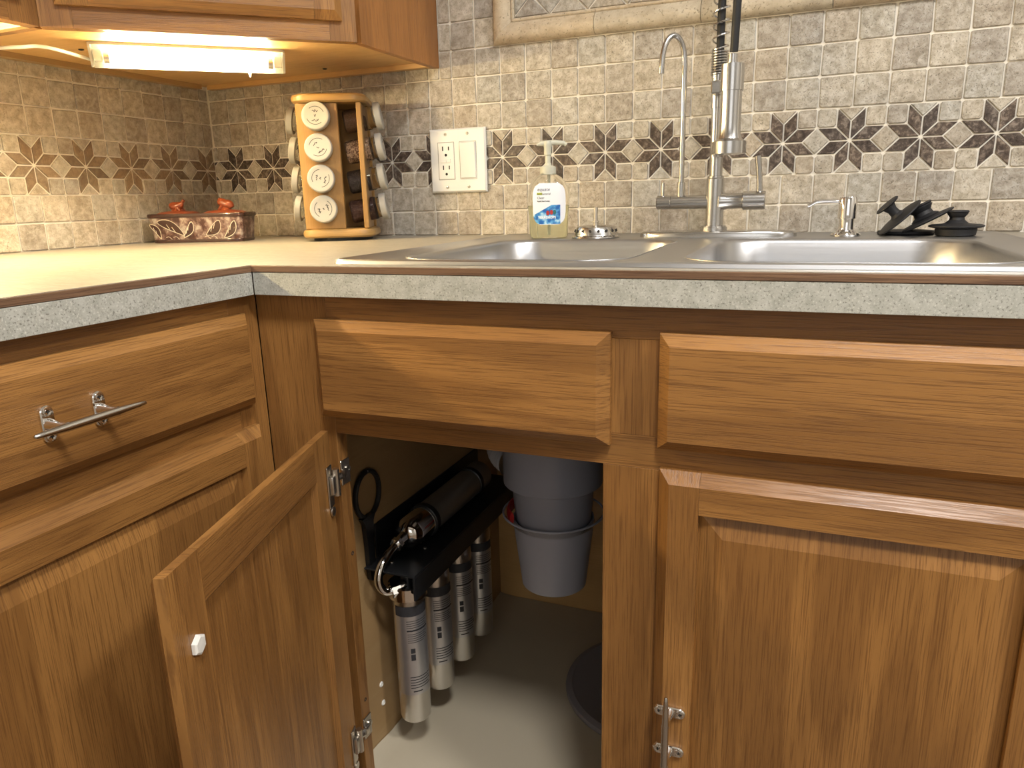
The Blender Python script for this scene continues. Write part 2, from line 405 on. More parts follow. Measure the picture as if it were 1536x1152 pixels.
for k in range(0, 12): star(FB, wall_back, 'b', XB_ + k * S, SPL, XR, k)
for k in range(-1, 9): star(FL, wall_left, 'l', YLs - k * S, -.2, YB, k)
P_ = .0492
for z0, z1, ph in ((ROWZ[0], ROWZ[1], .0075), (ROWZ[1], ROWZ[2], .0075), (ROWZ[4], ROWZ[5], .0065), (ROWZ[5], ROWZ[6], .0065), (ROWZ[6], ROWZ[7], .0065)):
    xs = [ph + P_ * k for k in range(-15, 26)]
    if z0 < 1.2: grid(FB, wall_back, 'b', xs, z0, z1, XL, XR)
    else:
        grid(FB, wall_back, 'b', xs, z0, z1, XL, -.068, 1.2255)
        grid(FB, wall_back, 'b', xs, z0, z1, -.068, XR)
    ys = [YLs - S / 2 + P_ * k for k in range(-18, 3)]
    grid(FL, wall_left, 'l', ys, z0, z1, -.2, YB + .001, 1.2255)
xs = [.0065 + P_ * k for k in range(-3, 3)]
for i in range(4): grid(FB, wall_back, 'b', xs, 1.249 + .0475 * i, 1.249 + .0475 * (i + 1), -.0675, .046)
# framed field with diagonal tiles
fx0, fz0, fx1, fz1 = .0865, 1.2905, XR, 1.43
dg = .0487 / math.sqrt(2)
for i in range(-2, 18):
    for j in range(-1, 3):
        for (ox, oz) in ((0, 0), (dg, dg)):
            cx, cz = .083 + 2 * dg * i + ox + dg, 1.2905 + .0 + 2 * dg * j + oz
            q = cliprect([(cx - dg, cz), (cx, cz - dg), (cx + dg, cz), (cx, cz + dg)], fx0, fx1, fz0, fz1)
            if q: place_poly(q, FB, wall_back, 'diagonal_tile', TILE, .001)
def molding(name, prof, p0, p1, d, out, mit0, mit1, m):
    """profile (t, n): t across towards 'out', n off the wall; swept from p0 to p1"""
    d = Vector(d); out = Vector(out); mb = MB(); rr = []
    for p, mt in ((Vector(p0), mit0), (Vector(p1), mit1)):
        rr.append([p + out * t + FB.N * n + d * (t * mt) for t, n in prof])
    mb.rings(rr); return part(name, mb, m, wall_back, org=(Vector(p0) + Vector(p1)) / 2)
PROF = [(0, 0), (0, .006), (.003, .0125), (.009, .0165), (.017, .0175), (.025, .0145), (.031, .009), (.034, .007), (.034, 0)]
PRO2 = [(0, 0), (0, .006), (.002, .0075), (.0045, .0075), (.006, .006), (.006, 0)]
mx, mz, wy = .0462, 1.2495, YB + .002
cuts = [mx, .235, .412, .607, .80, .99, XR]
for i, (a, b_) in enumerate(zip(cuts, cuts[1:])):
    molding('molding_piece', PROF, (a + (.0005 if i else 0), wy, mz), (b_ - .0005, wy, mz), (1, 0, 0), (0, 0, 1), 1 if i == 0 else 0, 0, MOLD)
    molding('liner_piece', PRO2, (a + (.0345 if i == 0 else .0005), wy, mz + .0345), (b_ - .0005, wy, mz + .0345), (1, 0, 0), (0, 0, 1), 1 if i == 0 else 0, 0, MOLD)
molding('molding_piece', PROF, (mx, wy, mz + .0003), (mx, wy, 1.43), (0, 0, 1), (1, 0, 0), 1, 0, MOLD)
molding('liner_piece', PRO2, (mx + .0345, wy, mz + .035), (mx + .0345, wy, 1.43), (0, 0, 1), (1, 0, 0), 1, 0, MOLD)

# ------------------------------------------------------------------ ceiling lamps (out of view)
def ceiling_lamp(x, y, r, label):
    t = thing('ceiling_light', label, 'light', (x, y, 2.44))
    mb = MB(); mb.lathe((x, y, 2.395), [(r + .02, .045), (r + .02, .012), (r + .008, 0), (r, .004), (r, .045)], 40, cap0=False, cap1=False); part('rim', mb, WHITEG, t)
    mb = MB(); mb.lathe((x, y, 2.40), [(r, .006), (r * .7, 0)], 40, cap0=False); part('diffuser', mb, LAMP, t)
ceiling_lamp(.95, -.85, .17, 'round flush ceiling lamp over the middle of the kitchen')
ceiling_lamp(1.95, -.70, .17, 'unseen round ceiling lamp added as fill near the far right wall')  # second lamp is added for fill, no known fixture there

# ------------------------------------------------------------------ countertop
t = thing('countertop', 'pale stone-look laminate worktop running round the corner, with a thin wood strip along its front', 'countertop', (-.3, .3, TOP))
SX0, SX1, SY0, SY1 = .090, .848, .022, .572
mb = MB(); zt0 = TOP - .0345
for lo, hi in (((XL, -.62, zt0), (-.0185, YB, TOP)), ((-.0185, .0185, zt0), (SX0 + .02, YB, TOP)), ((SX0 + .02, .0185, zt0), (SX1 - .02, SY0 + .014, TOP)),
               ((SX0 + .02, SY1 - .02, zt0), (SX1 - .02, YB, TOP)), ((SX1 - .02, .0185, zt0), (1.12, YB, TOP))):
    mb.box(lo, hi)
for lo, hi in (((-.0185, -.62, TOP - .002), (-.0015, .0185, TOP)), ((-.0015, .0015, TOP - .002), (1.12, .0185, TOP))): mb.box(lo, hi)
part('laminate_top', mb, LAMTOP, t, smooth=False)
mb = MB(); mb.box((-.0015, .0, TOP - .008), (1.12, .0185, TOP - .002), .0004); mb.box((-.0015, -.0005, TOP - .008), (1.12, .0015, TOP - .0006), .0005); part('wood_strip', mb, TRIMX, t, smooth=False)
mb = MB(); mb.box((-.0185, -.62, TOP - .008), (-.0015, .0, TOP - .002), .0004); mb.box((-.0015, -.62, TOP - .008), (.0005, -.0005, TOP - .0006), .0005); part('wood_strip', mb, TRIMY, t, smooth=False)
mb = MB(); mb.box((.0012, .0, zt0), (1.12, .0185, TOP - .0084), .0004); part('front_edge', mb, LAMEDGE, t, smooth=False)
mb = MB(); mb.box((-.0185, -.62, zt0), (.0004, -.0003, TOP - .0084), .0004); part('front_edge', mb, LAMEDGE, t, smooth=False)

# ------------------------------------------------------------------ cabinet helpers
def drawer_front(parent, F, u0, u1, v0, v1, m, name='drawer_front'):
    mb = MB(); mb.slab(F, u0, u1, v0, v1, .0005, .0075, .019, .0115, .0115, .0115, .0115)
    return part(name, mb, m, parent, org=F.p((u0 + u1) / 2, (v0 + v1) / 2, 0), smooth=False)
def raised_door(parent, F, u0, u1, v0, v1, mr, local=False, sw=.041, rw=.040, bev=.0115, mz=None):
    mz = mz or OAKZ
    T_ = .019
    d = MB(); d.slab(F, u0 + sw - .006, u1 - sw + .006, v0 + rw - .006, v1 - rw + .006, .0055, .0085, .0165, .030, .030, .030, .030)
    door = part('door', d, mz, parent, local=local, org=None if local else F.p((u0 + u1) / 2, (v0 + v1) / 2, 0), smooth=False)
    for a, b_, bl, br in ((u0, u0 + sw, bev, -.0001), (u1 - sw, u1, -.0001, bev)):
        mb = MB(); mb.slab(F, a, b_, v0, v1, .0005, .0075 if 1 else 0, T_, bl, br, bev, bev); part('stile', mb, mz, door, local=local, smooth=False)
    for a, b_, bb, bt in ((v0, v0 + rw, bev, -.0001), (v1 - rw, v1, -.0001, bev)):
        mb = MB(); mb.slab(F, u0 + sw + .0003, u1 - sw - .0003, a, b_, .0005, .0075, T_, 0, 0, bb, bt); part('rail', mb, mr, door, local=local, smooth=False)
    return door

FYB, FXL = .020, -.0165         # face-frame planes of the two runs
FFB = Frame((0, FYB, 0), (1, 0, 0), (0, -1, 0)); FFL = Frame((FXL, 0, 0), (0, 1, 0), (1, 0, 0))
ZT = TOP - .035
# ---- sink base cabinet
cab = thing('sink_cabinet', 'oak sink base cabinet with two false drawer fronts, its left door standing open', 'cabinet', (.45, .3, 0))
def fr(name, u0, u1, v0, v1, m, F=FFB, par=None, t0=-.019):
    mb = MB(); mb.slab(F, u0, u1, v0, v1, t0, -.0006, 0, .0005, .0005, .0005, .0005); return part(name, mb, m, par or cab, smooth=False)
XS0, XS1, XS2, XS3 = .0845, .4178, .4900, .8300
fr('stile', FXL + .0005, XS0, .10, ZT, OAKZ); fr('stile', XS1, XS2, .10, .711, OAKZ); fr('stile', XS3, .90, .10, ZT, OAKZ)
fr('stile', XS1, XS2, .7455, .8445, OAKZ)
fr('rail', XS0, XS3, .8445, ZT, OAKX); fr('rail', XS0, XS3, .711, .7455, OAKX); fr('rail', XS0, XS1, .10, .150, OAKX); fr('rail', XS2, XS3, .10, .150, OAKX)
fr('false_backer', XS0, XS1, .7455, .8445, OAKX, t0=-.019); fr('false_backer', XS2, XS3, .7455, .8445, OAKX, t0=-.019)
XI0, XI1, ZF, YBK = .032, .882, .155, .615
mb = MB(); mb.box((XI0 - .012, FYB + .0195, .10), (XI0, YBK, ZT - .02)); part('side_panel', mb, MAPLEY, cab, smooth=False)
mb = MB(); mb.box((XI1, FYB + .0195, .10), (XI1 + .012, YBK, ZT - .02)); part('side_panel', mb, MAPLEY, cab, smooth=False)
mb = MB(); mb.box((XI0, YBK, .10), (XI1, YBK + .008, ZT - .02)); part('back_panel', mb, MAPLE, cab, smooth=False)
mb = MB(); mb.box((XI0, FYB + .0195, ZF - .016), (XI1, YBK, ZF - .002)); part('bottom_panel', mb, MAPLE, cab, smooth=False)
# liner with slightly curled left edge
mb = MB(); ny = 14; ringsL = []
for i in range(ny + 1):
    y = FYB + .021 + (YBK - FYB - .024) * i / ny; k = .012 * (.6 + .4 * math.sin(i * 1.3))
    ringsL.append([Vector((XI0 + .001, y, ZF + k)), Vector((XI0 + .010, y, ZF + k * .3)), Vector((XI0 + .03, y, ZF)), Vector((XI1 - .002, y, ZF)), Vector((XI1 - .002, y, ZF - .0018)), Vector((XI0 + .03, y, ZF - .0018)), Vector((XI0 + .012, y, ZF + k * .3 - .0015)), Vector((XI0 + .001, y, ZF + k - .0015))])
mb.rings(ringsL); part('shelf_liner', mb, LINER, cab, label='cream vinyl liner')
mb = MB(); mb.box((.02, .09, .0), (.90, .105, .10)); part('toe_kick', mb, OAKX, cab, smooth=False)
for (y, z) in ((.1455, .256), (.147, .222)):
    mb = MB(); mb.lathe((XI0, y, z), [(.0045, 0), (.0045, .001), (.003, .0022), (0, .0012)], 14, axis=(1, 0, 0), cap0=False, cap1=False); part('screw', mb, WHITE, cab)
for z in (.545, .3265):
    mb = MB(); mb.lathe((XS0 + .0003, FYB + .011, z), [(.0028, 0), (.002, .0004), (0, -.002)], 12, axis=(1, 0, 0), cap0=False, cap1=False); part('screw_hole', mb, SLOT, cab)
drawer_front(cab, FFB, .0722, .4265, .7340, .8515, OAKX, 'false_drawer_front')
drawer_front(cab, FFB, .4752, .8410, .7365, .8530, OAKX, 'false_drawer_front')
dr = raised_door(cab, FFB, .4780, .8390, .125, .7155, OAKX)
def sub_cleat(door, F, u, v, vert):
    # handle as a sub-part of the door: everything one level below the door
    h = .0250 if not vert else .0242; half = .0550 if not vert else .0595
    q = (lambda a, b_, n: F.p(u + b_, v + a, n)) if vert else (lambda a, b_, n: F.p(u + a, v + b_, n))
    pb = MB(); pts = [q(a, 0, .0455) for a in (-half, -half * .98, -half * .85, -half * .45, 0, half * .45, half * .85, half * .98, half)]
    pb.tube(pts, [.0010, .0019, .0026, .0037, .0039, .0037, .0026, .0019, .0010], 14)
    part('handle_bar', pb, NICKEL, door)
    for sgn in (-1, 1):
        a0 = sgn * h; mb = MB()
        def ell(n, k): return [q(a0 + math.cos(x) * .0062 * k, math.sin(x) * .0168 * k, n) for x in [2 * math.pi * i / 28 for i in range(28)]]
        def stad(n, k): return [q(a0 + math.cos(x) * .0062 * k, math.sin(x) * .0062 * k + (.0105 if math.sin(x) > 0 else -.0105), n) for x in [2 * math.pi * (i + .5) / 24 for i in range(24)]]
        mb.rings([stad(.0191, 1), stad(.0215, 1), stad(.0226, .86)])
        def waist(n, ra, rb): return [q(a0 + math.cos(x) * ra, math.sin(x) * rb, n) for x in [2 * math.pi * i / 16 for i in range(16)]]
        mb.rings([waist(.0215, .0056, .0058), waist(.027, .0042, .0050), waist(.037, .0034, .0038), waist(.0455, .0036, .0042)])
        for sb in (-1, 1):
            c = q(a0, sb * .0112, .0226)
            mb.lathe(c, [(.0042, -.0002), (.0042, .0007), (.0036, .0008), (.0034, .0001), (.0026, .0001), (.0024, .0009), (0, .0003)], 20, axis=F.N, cap0=False, cap1=False)
        part('handle_foot', mb, CHROME, door)
        for sb in (-1, 1):
            mb = MB(); c = q(a0, sb * .0112, 0)
            for e, w_ in ((.0016, .0004), (.0004, .0016)):
                o_ = c + F.N * (.0237 + (.0001 if e > w_ else 0))
                mb.poly([o_ + F.U * x + F.V * z for x, z in ((-e, -w_), (e, -w_), (e, w_), (-e, w_))])
            part('screw_slot', mb, SLOT, door, smooth=False)
sub_cleat(dr, FFB, .4980, .4220, True)

# ---- open door
ang = math.atan2(-.959, .2835)
door = bpy.data.objects.new('door', None); C.objects.link(door); door.parent = cab
door.location = Vector((.0875, .0000, 0)) - Vector((.45, .3, 0)); door.rotation_euler = (0, 0, ang); door['label'] = 'open door seen from its inner side'; door.empty_display_size = .02
ORG[door] = Vector((0, 0, 0))
FD = Frame((0, 0, 0), (1, 0, 0), (0, -1, 0))
W_, ztop, zbot, sw, rw, bv = .3470, .7205, .125, .048, .046, .0115
for a, b_, bl, br in ((0, sw, bv, .0015), (W_ - sw, W_, .0015, bv)):
    mb = MB(); mb.slab(FD, a, b_, zbot, ztop, 0, .0085, .019, bl, br, bv, bv); part('stile', mb, OAKZ, door, local=True, smooth=False)
for a, b_, bb, bt in ((zbot, zbot + rw, bv, .0015), (ztop - rw, ztop, .0015, bv)):
    mb = MB(); mb.slab(FD, sw + .0003, W_ - sw - .0003, a, b_, 0, .0085, .019, 0, 0, bb, bt); part('rail', mb, OAKX, door, local=True, smooth=False)
mb = MB(); mb.slab(FD, sw - .005, W_ - sw + .005, zbot + rw - .005, ztop - rw + .005, .0062, .0092, .0165, .03, .03, .03, .03); part('panel', mb, OAKZ, door, local=True, smooth=False)
# ogee round the recess on the inner face
mb = MB()
def strip(u0, v0, u1, v1, nu, nv):
    w1 = .007
    mb.rings([[FD.p(u0, v0, .0002), FD.p(u0 + nu * w1, v0 + nv * w1, .0060), FD.p(u0, v0, .0060)], [FD.p(u1, v1, .0002), FD.p(u1 + nu * w1, v1 + nv * w1, .0060), FD.p(u1, v1, .0060)]])
a0, a1, c0, c1 = sw, W_ - sw, zbot + rw, ztop - rw
strip(a0, c0, a0, c1, 1, 0); strip(a1, c0, a1, c1, -1, 0); strip(a0, c0, a1, c0, 0, 1); strip(a0, c1, a1, c1, 0, -1)
part('sticking', mb, OAKZ, door, local=True, smooth=False)
mb = MB(); mb.lathe((W_ - .028, .0002, .648), [(.0088, 0), (.0088, .0028), (.0068, .0040), (0, .0042)], 6, axis=(0, 1, 0), cap0=False, cap1=False); part('bumper', mb, WHITE, door, local=True, label='white hexagonal stick-on bumper', smooth=False)
for z in (.6560, .2900):
    mb = MB()
    # leaf screwed to the door back, knuckles, leaf on the frame edge
    mb.box((.004, .0004, z - .028), (.020, .0022, z + .024), .0008); mb.box((.006, .002, z - .012), (.017, .008, z + .012), .0025, 2)
    mb.cyl((.004, .0065, z - .016), (.004, .0065, z + .018), .0042, seg=14); mb.cyl((.0115, .001, z - .034), (.0115, .0032, z - .034), .006, seg=14)
    mb.tube([(.006, .004, z + .006), (-.002, .009, z + .006), (-.008, .0085, z + .004)], .0045, 8)
    part('hinge', mb, ZINC, door, local=True, label='bright metal wrap hinge')
for z in (.6580, .2860):
    mb = MB(); mb.box((XS0 + .0003, FYB + .0005, z - .016), (XS0 + .0022, FYB + .0185, z + .016), .0008); mb.box((XS0 + .0015, FYB - .001, z - .006), (XS0 + .007, FYB + .010, z + .006), .002, 2)
    mb.lathe((XS0 + .002, FYB + .0125, z + .002), [(.0052, 0), (.005, .002), (.0015, .0026), (0, .0015)], 14, axis=(1, 0, 0), cap0=False, cap1=False)
    part('hinge_plate', mb, ZINC, cab)

# ---- left base cabinet
lc = thing('drawer_cabinet', 'oak base cabinet on the left, drawer with cleat handle above a raised panel door', 'cabinet', (-.3, -.3, 0))
def frl(name, u0, u1, v0, v1, m): return fr(name, u0, u1, v0, v1, m, FFL, lc)
frl('stile', -.0275, FYB - .0003, .10, ZT, OAKZL); frl('stile', -.60, -.555, .10, ZT, OAKZL)
frl('rail', -.555, -.0275, .8445, ZT, OAKY); frl('rail', -.555, -.0275, .715, .756, OAKY); frl('rail', -.555, -.0275, .10, .145, OAKY)
mb = MB(); mb.box((XL + .004, -.60, .10), (FXL - .0195, -.588, ZT - .005)); part('side_panel', mb, MAPLEY, lc, smooth=False)
mb = MB(); mb.box((XL + .004, -.585, .11), (FXL - .030, .0, .13)); part('bottom_panel', mb, MAPLEY, lc, smooth=False)
mb = MB(); mb.box((-.10, -.60, 0), (-.085, .09, .10)); part('toe_kick', mb, OAKY, lc, smooth=False)
ldr = drawer_front(lc, FFL, -.5750, -.0085, .7485, .8585, OAKY)
ORG[ldr] = FFL.p((-.575 - .0085) / 2, (.7485 + .8585) / 2, 0)
_f = FFL
sub_cleat(ldr, FFL, -.2480, .8030, False)
raised_door(lc, FFL, -.5750, -.0060, .125, .7215, OAKY, mz=OAKZL)

# ------------------------------------------------------------------ upper cabinets
ZU = 1.221
uc = thing('corner_upper_cabinet', 'oak corner wall cabinet with a diagonal front above the strip light', 'cabinet', (-.35, .35, ZU))
A, B_, Cc, D = (-.068, YB), (-.068, .362), (-.377, .073), (XL, .073)
dU = Vector((.309, .289, 0)).normalized(); dN = Vector((.289, -.309, 0)).normalized()
FU = Frame((Cc[0], Cc[1], 0), dU, dN); Ld = math.hypot(.309, .289)
HZ = 1.98
mb = MB(); mb.box((-.080, .374, ZU), (-.068, YB - .0005, HZ)); part('side_panel', mb, oak('oak_side', 'z', (.43, .19, .055), (.19, .075, .02), depth='x'), uc, smooth=False)
mb = MB(); mb.box((XL + .0005, .073, ZU), (-.389, .085, HZ)); part('side_panel', mb, OAKZ, uc, smooth=False)
poly = [(-.0805, YB - .001), (-.0805, .385), (-.388, .0975 - .004), (-.388, .0855), (XL + .001, .0855), (XL + .001, YB - .001)]
mb = MB(); mb.prism(poly, ZU + .010, ZU + .022); part('bottom_panel', mb, MAPLE, uc, smooth=False)
mb = MB(); mb.prism(poly, HZ - .012, HZ); part('top_panel', mb, MAPLE, uc, smooth=False)
mb = MB(); mb.box((XL + .023, YB - .020, ZU + .001), (-.081, YB - .0045, ZU + .0098)); part('nailer', mb, MAPLE, uc, smooth=False)
mb = MB(); mb.box((XL + .0045, .09, ZU + .001), (XL + .022, .60, ZU + .0098)); part('nailer', mb, MAPLEY, uc, smooth=False)
for p in ((-.283, .575), (-.505, .235)):
    mb = MB(); mb.lathe((p[0], p[1], ZU + .0098), [(.0042, 0), (.0042, -.001), (.003, -.0016), (0, -.0008)], 14, cap0=False, cap1=False); part('screw', mb, BLACK, uc)
mb = MB(); mb.slab(FU, 0, .040, ZU, HZ, -.019, -.0006, 0); part('stile', mb, OAKZD, uc, smooth=False)
mb = MB(); mb.slab(FU, Ld - .040, Ld, ZU, HZ, -.019, -.0006, 0); part('stile', mb, OAKZD, uc, smooth=False)
mb = MB(); mb.slab(FU, .0403, Ld - .0403, ZU, ZU + .040, -.019, -.0006, 0); part('rail', mb, OAKXD, uc, smooth=False)
mb = MB(); mb.slab(FU, .0403, Ld - .0403, HZ - .04, HZ, -.019, -.0006, 0); part('rail', mb, OAKXD, uc, smooth=False)
du0, du1 = .0215, Ld - .0215
raised_door(uc, FU, du0, du1, ZU + .0275, HZ - .02, OAKXD, mz=OAKZD)
ul = thing('upper_cabinet', 'oak wall cabinet at the far left edge, cut off by the frame', 'cabinet', (-.5, -.2, ZU))
FUL = Frame((-.377, 0, 0), (0, 1, 0), (1, 0, 0))
mb = MB(); mb.box((XL + .0005, .0605, ZU), (-.397, .0722, HZ)); part('side_panel', mb, MAPLE, ul, smooth=False)
mb = MB(); mb.box((XL + .0005, -.56, ZU), (-.397, -.548, HZ)); part('side_panel', mb, OAKZL, ul, smooth=False)
mb = MB(); mb.box((XL + .001, -.547, ZU + .008), (-.398, .060, ZU + .020)); part('bottom_panel', mb, mat('pale_panel', (.62, .48, .30), .5), ul, smooth=False)
mb = MB(); mb.box((XL + .001, -.547, HZ - .012), (-.398, .060, HZ)); part('top_panel', mb, MAPLE, ul, smooth=False)
for a, b_ in ((-.56, -.52), (.032, .0722)): mb = MB(); mb.slab(FUL, a, b_, ZU, HZ, -.019, -.0006, 0); part('stile', mb, OAKZL, ul, smooth=False)
for a, b_ in ((ZU, ZU + .04), (HZ - .04, HZ)): mb = MB(); mb.slab(FUL, -.5197, .0317, a, b_, -.019, -.0006, 0); part('rail', mb, OAKY, ul, smooth=False)
raised_door(ul, FUL, -.545, .0475, ZU + .0275, HZ - .02, OAKY, mz=OAKZL)

# ------------------------------------------------------------------ strip lights
def strip_light(O, Ud, Nd, Ln, label, tm=None):
    """O: centre on the cabinet underside (z of the panel); Ud along; Nd towards the room"""
    F = Frame(O, Ud, Nd); t = thing('under_cabinet_light', label, 'light', F.p(0, 0, 0))
    h = Ln / 2; mb = MB()
    # housing: bent sheet, open towards the room and downwards
    prof = [(.018, 0), (.018, -.0045), (.0165, -.0045), (.0150, -.0020), (-.004, -.0030), (-.0105, -.012), (-.0105, -.024), (-.0070, -.0300), (-.0040, -.0345), (-.0060, -.0350), (-.0135, -.028), (-.0135, 0)]
    mb.rings([[F.p(-h, z, n) for n, z in prof], [F.p(h, z, n) for n, z in prof]]); part('housing', mb, HOUS, t, smooth=False)
    for sg in (-1, 1):
        mb = MB(); ep = [(.0175, -.001), (.0175, -.008), (.001, -.0350), (-.0130, -.027), (-.0130, -.001)]
        mb.rings([[F.p(sg * (h + .0001), z, n) for n, z in ep], [F.p(sg * (h + .0035), z, n) for n, z in ep]]); part('end_cap', mb, HOUS, t, smooth=False)
        mb = MB(); mb.cyl(F.p(sg * (h - .016), -.021, .004), F.p(sg * (h - .024), -.021, .004), .0078, seg=18); part('tube_end', mb, ZINC, t)
        mb = MB(); mb.box((-.0055, -.006, -.008), (.0055, .006, .008), .001, mtx=Matrix.Translation(F.p(sg * (h - .0075), -.018, .001)) @ Matrix.Rotation(math.atan2(F.U.y, F.U.x), 4, 'Z')); part('socket', mb, WHITE, t)
    mb = MB(); mb.cyl(F.p(-h + .0245, -.021, .004), F.p(h - .0245, -.021, .004), .0076, seg=20); part('tube', mb, tm or TUBE, t, label='lit fluorescent tube')
    return t, F
ZP = ZU + .0098
cen = Vector((-.349, .307, ZP))
sl, FS = strip_light(cen, dU, dN, .283, 'white fluorescent strip light, lit, under the diagonal corner cabinet')
mb = MB(); mb.lathe(FS.p(.088, -.0345, -.005), [(.0022, .001), (.0022, -.002), (.0012, -.007), (0, -.0075)], 10, cap0=False); part('switch', mb, WHITE, sl)
strip_light(Vector((-.500, -.200, ZU + .0078)), (0, 1, 0), (1, 0, 0), .44, 'white fluorescent strip light, lit, under the far left wall cabinet', mat('lit_tube_long', (1, 1, 1), .5, emit=TUBE_COL, es=TUBE_W * 1.9))
cord = MB(); cp = smoothpath([(-.545, .012, 1.2255), (-.535, .05, 1.214), (-.50, .085, 1.2085), (-.47, .105, 1.2095), (-.445, .128, 1.211), (FS.p(-.146, -.022, -.008))], 8)
cord.tube(cp, .0026, 8); top(part('power_cord', cord, WHITE, org=(-.47, .11, 1.21)), 'white flat power cord running from the left cabinet to the strip light', 'cord')

# ------------------------------------------------------------------ sink
def rrect(x0, x1, y0, y1, r, z, n=7):
    out = []
    for cx, cy, a in ((x1 - r, y0 + r, -90), (x1 - r, y1 - r, 0), (x0 + r, y1 - r, 90), (x0 + r, y0 + r, 180)):
        for i in range(n + 1): t_ = R(a + 90 * i / n); out.append(Vector((cx + r * math.cos(t_), cy + r * math.sin(t_), z)))
    return out
sk = thing('sink', 'stainless steel double bowl sink set into the worktop', 'sink', (.47, .3, TOP))
ZR = TOP + .0035
bowls = ((.150, .428, .058, .425, .055), (.478, .792, .058, .425, .065))
mb = MB(); bm = mb.bm
outer = [rrect(SX0, SX1, SY0, SY1, .022, TOP + .0003), rrect(SX0 + .0015, SX1 - .0015, SY0 + .0015, SY1 - .0015, .021, TOP + .0040), rrect(SX0 + .005, SX1 - .005, SY0 + .005, SY1 - .005, .018, TOP + .0052), rrect(SX0 + .012, SX1 - .012, SY0 + .012, SY1 - .012, .014, ZR - .0008)]
mb.rings(outer, False, False)
bm.verts.ensure_lookup_table()
nO = len(outer[0]); edge_loops = [bm.verts[3 * nO:4 * nO]]
holes = []
for (x0, x1, y0, y1, r) in bowls:
    lv = [bm.verts.new(p) for p in rrect(x0, x1, y0, y1, r, ZR - .0008)]; edge_loops.append(lv); holes.append(lv)
es = []
for lp in edge_loops:
    for i in range(len(lp)):
        a, b_ = lp[i], lp[(i + 1) % len(lp)]; e = bm.edges.get((a, b_)) or bm.edges.new((a, b_)); es.append(e)
bmesh.ops.triangle_fill(bm, edges=es, use_beauty=True)
part('deck', mb, STEEL, sk, ang=25)
for (x0, x1, y0, y1, r) in bowls:
    mb = MB()
    z0 = ZR - .0008; seq = [rrect(x0, x1, y0, y1, r, z0), rrect(x0 + .002, x1 - .002, y0 + .002, y1 - .002, r, z0 - .001), rrect(x0 + .0045, x1 - .0045, y0 + .0045, y1 - .0045, r, z0 - .005)]
    for k, zz in ((.006, .05), (.010, .12), (.016, .150), (.03, .164), (.05, .1685)): seq.append(rrect(x0 + k, x1 - k, y0 + k, y1 - k, r, z0 - zz))
    n_ = len(seq[0]); cx, cy = (x0 + x1) / 2, (y0 + y1) / 2
    for rr, zz in ((.045, .170), (.040, .176)):
        base = seq[7]; seq.append([Vector((cx, cy, z0 - zz)) + (Vector((p.x, p.y, 0)) - Vector((cx, cy, 0))).normalized() * rr for p in base])
    mb.rings(seq, False, True); o = part('bowl', mb, STEEL, sk, ang=50)
    md = o.modifiers.new('thickness', 'SOLIDIFY'); md.thickness = .0012; md.offset = 1
# ------------------------------------------------------------------ faucet
FX, FY = .4590, .535
fc = thing('faucet', 'tall brushed nickel spring faucet with pull-down spray head and slim filtered-water spout', 'faucet', (FX, FY, ZR))
mb = MB(); 
def esc(k, z): return [Vector((FX + .006 + (.1165 * k) * math.copysign(abs(math.cos(a)) ** .8, math.cos(a)), .497 + .032 * k * math.copysign(abs(math.sin(a)) ** .8, math.sin(a)), z)) for a in [2 * math.pi * i / 48 for i in range(48)]]
mb.rings([esc(1, ZR - .0006), esc(1, ZR + .005), esc(.97, ZR + .0072), esc(.9, ZR + .0082)]); part('deck_plate', mb, NICKEL, fc)
zb = ZR + .0082; fx, fy = FX, .515
mb = MB(); mb.lathe((fx, fy, zb - .001), [(.0205, 0), (.0205, .006), (.0185, .0065), (.0185, .008), (.0142, .0085), (.0142, .078), (.0125, .0795), (.0125, .082), (.0098, .0825), (.0098, .110)], 32); body = part('body', mb, NICKEL, fc)
mb = MB(); mb.cyl((fx - .010, fy, .9690), (fx - .0665, fy, .9690), .0104, seg=28); mb.tube([(fx - .0667, fy, .969), (fx - .0675, fy, .969), (fx - .088, fy, .969), (fx - .089, fy, .969)], [.0100, .0106, .0106, .0098], 28); part('filter_valve', mb, NICKEL, fc)
mb = MB(); mb.cyl((fx - .080, fy, .975), (fx - .080, fy, .999), .0023, seg=10); part('filter_lever', mb, NICKEL, fc)
mb = MB(); mb.tube([(fx + .008, fy, .969), (fx + .020, fy, .969), (fx + .040, fy, .9695), (fx + .0415, fy, .9695)], [.0148, .0115, .0115, .0120], 28)
mb.tube([(fx + .0417, fy, .9695), (fx + .0425, fy, .9695), (fx + .0735, fy, .9695), (fx + .0745, fy, .9695)], [.0120, .0138, .0138, .0128], 28); part('mixer_valve', mb, NICKEL, fc)
mb = MB(); mb.tube([(fx + .0655, fy, .980), (fx + .0640, fy - .001, 1.005), (fx + .0605, fy - .003, 1.034)], [.0047, .0045, .0047], 14); part('mixer_lever', mb, NICKEL, fc)
# filtered spout
sx, sy = fx - .052, fy
mb = MB(); mb.lathe((sx, sy, .977), [(.0064, 0), (.0064, .022), (.0050, .0225)], 20); 
pth = [(sx, sy, .998), (sx, sy, 1.08), (sx, sy, 1.165)] 
arcp = arc((sx - .0148, sy - .012, 1.170), 1., 0, math.pi * .98, 14, (.0148, .012, 0), (0, 0, .040))
endp = [arcp[-1] + Vector((-.0006, -.0002, -.010))]
mb.tube(pth + list(arcp) + endp, .0042, 16); mb.tube([endp[0] + Vector((0, 0, .004)), endp[0] + Vector((-.0002, 0, -.006))], .0043, 16)
part('filtered_spout', mb, NICKEL, fc)
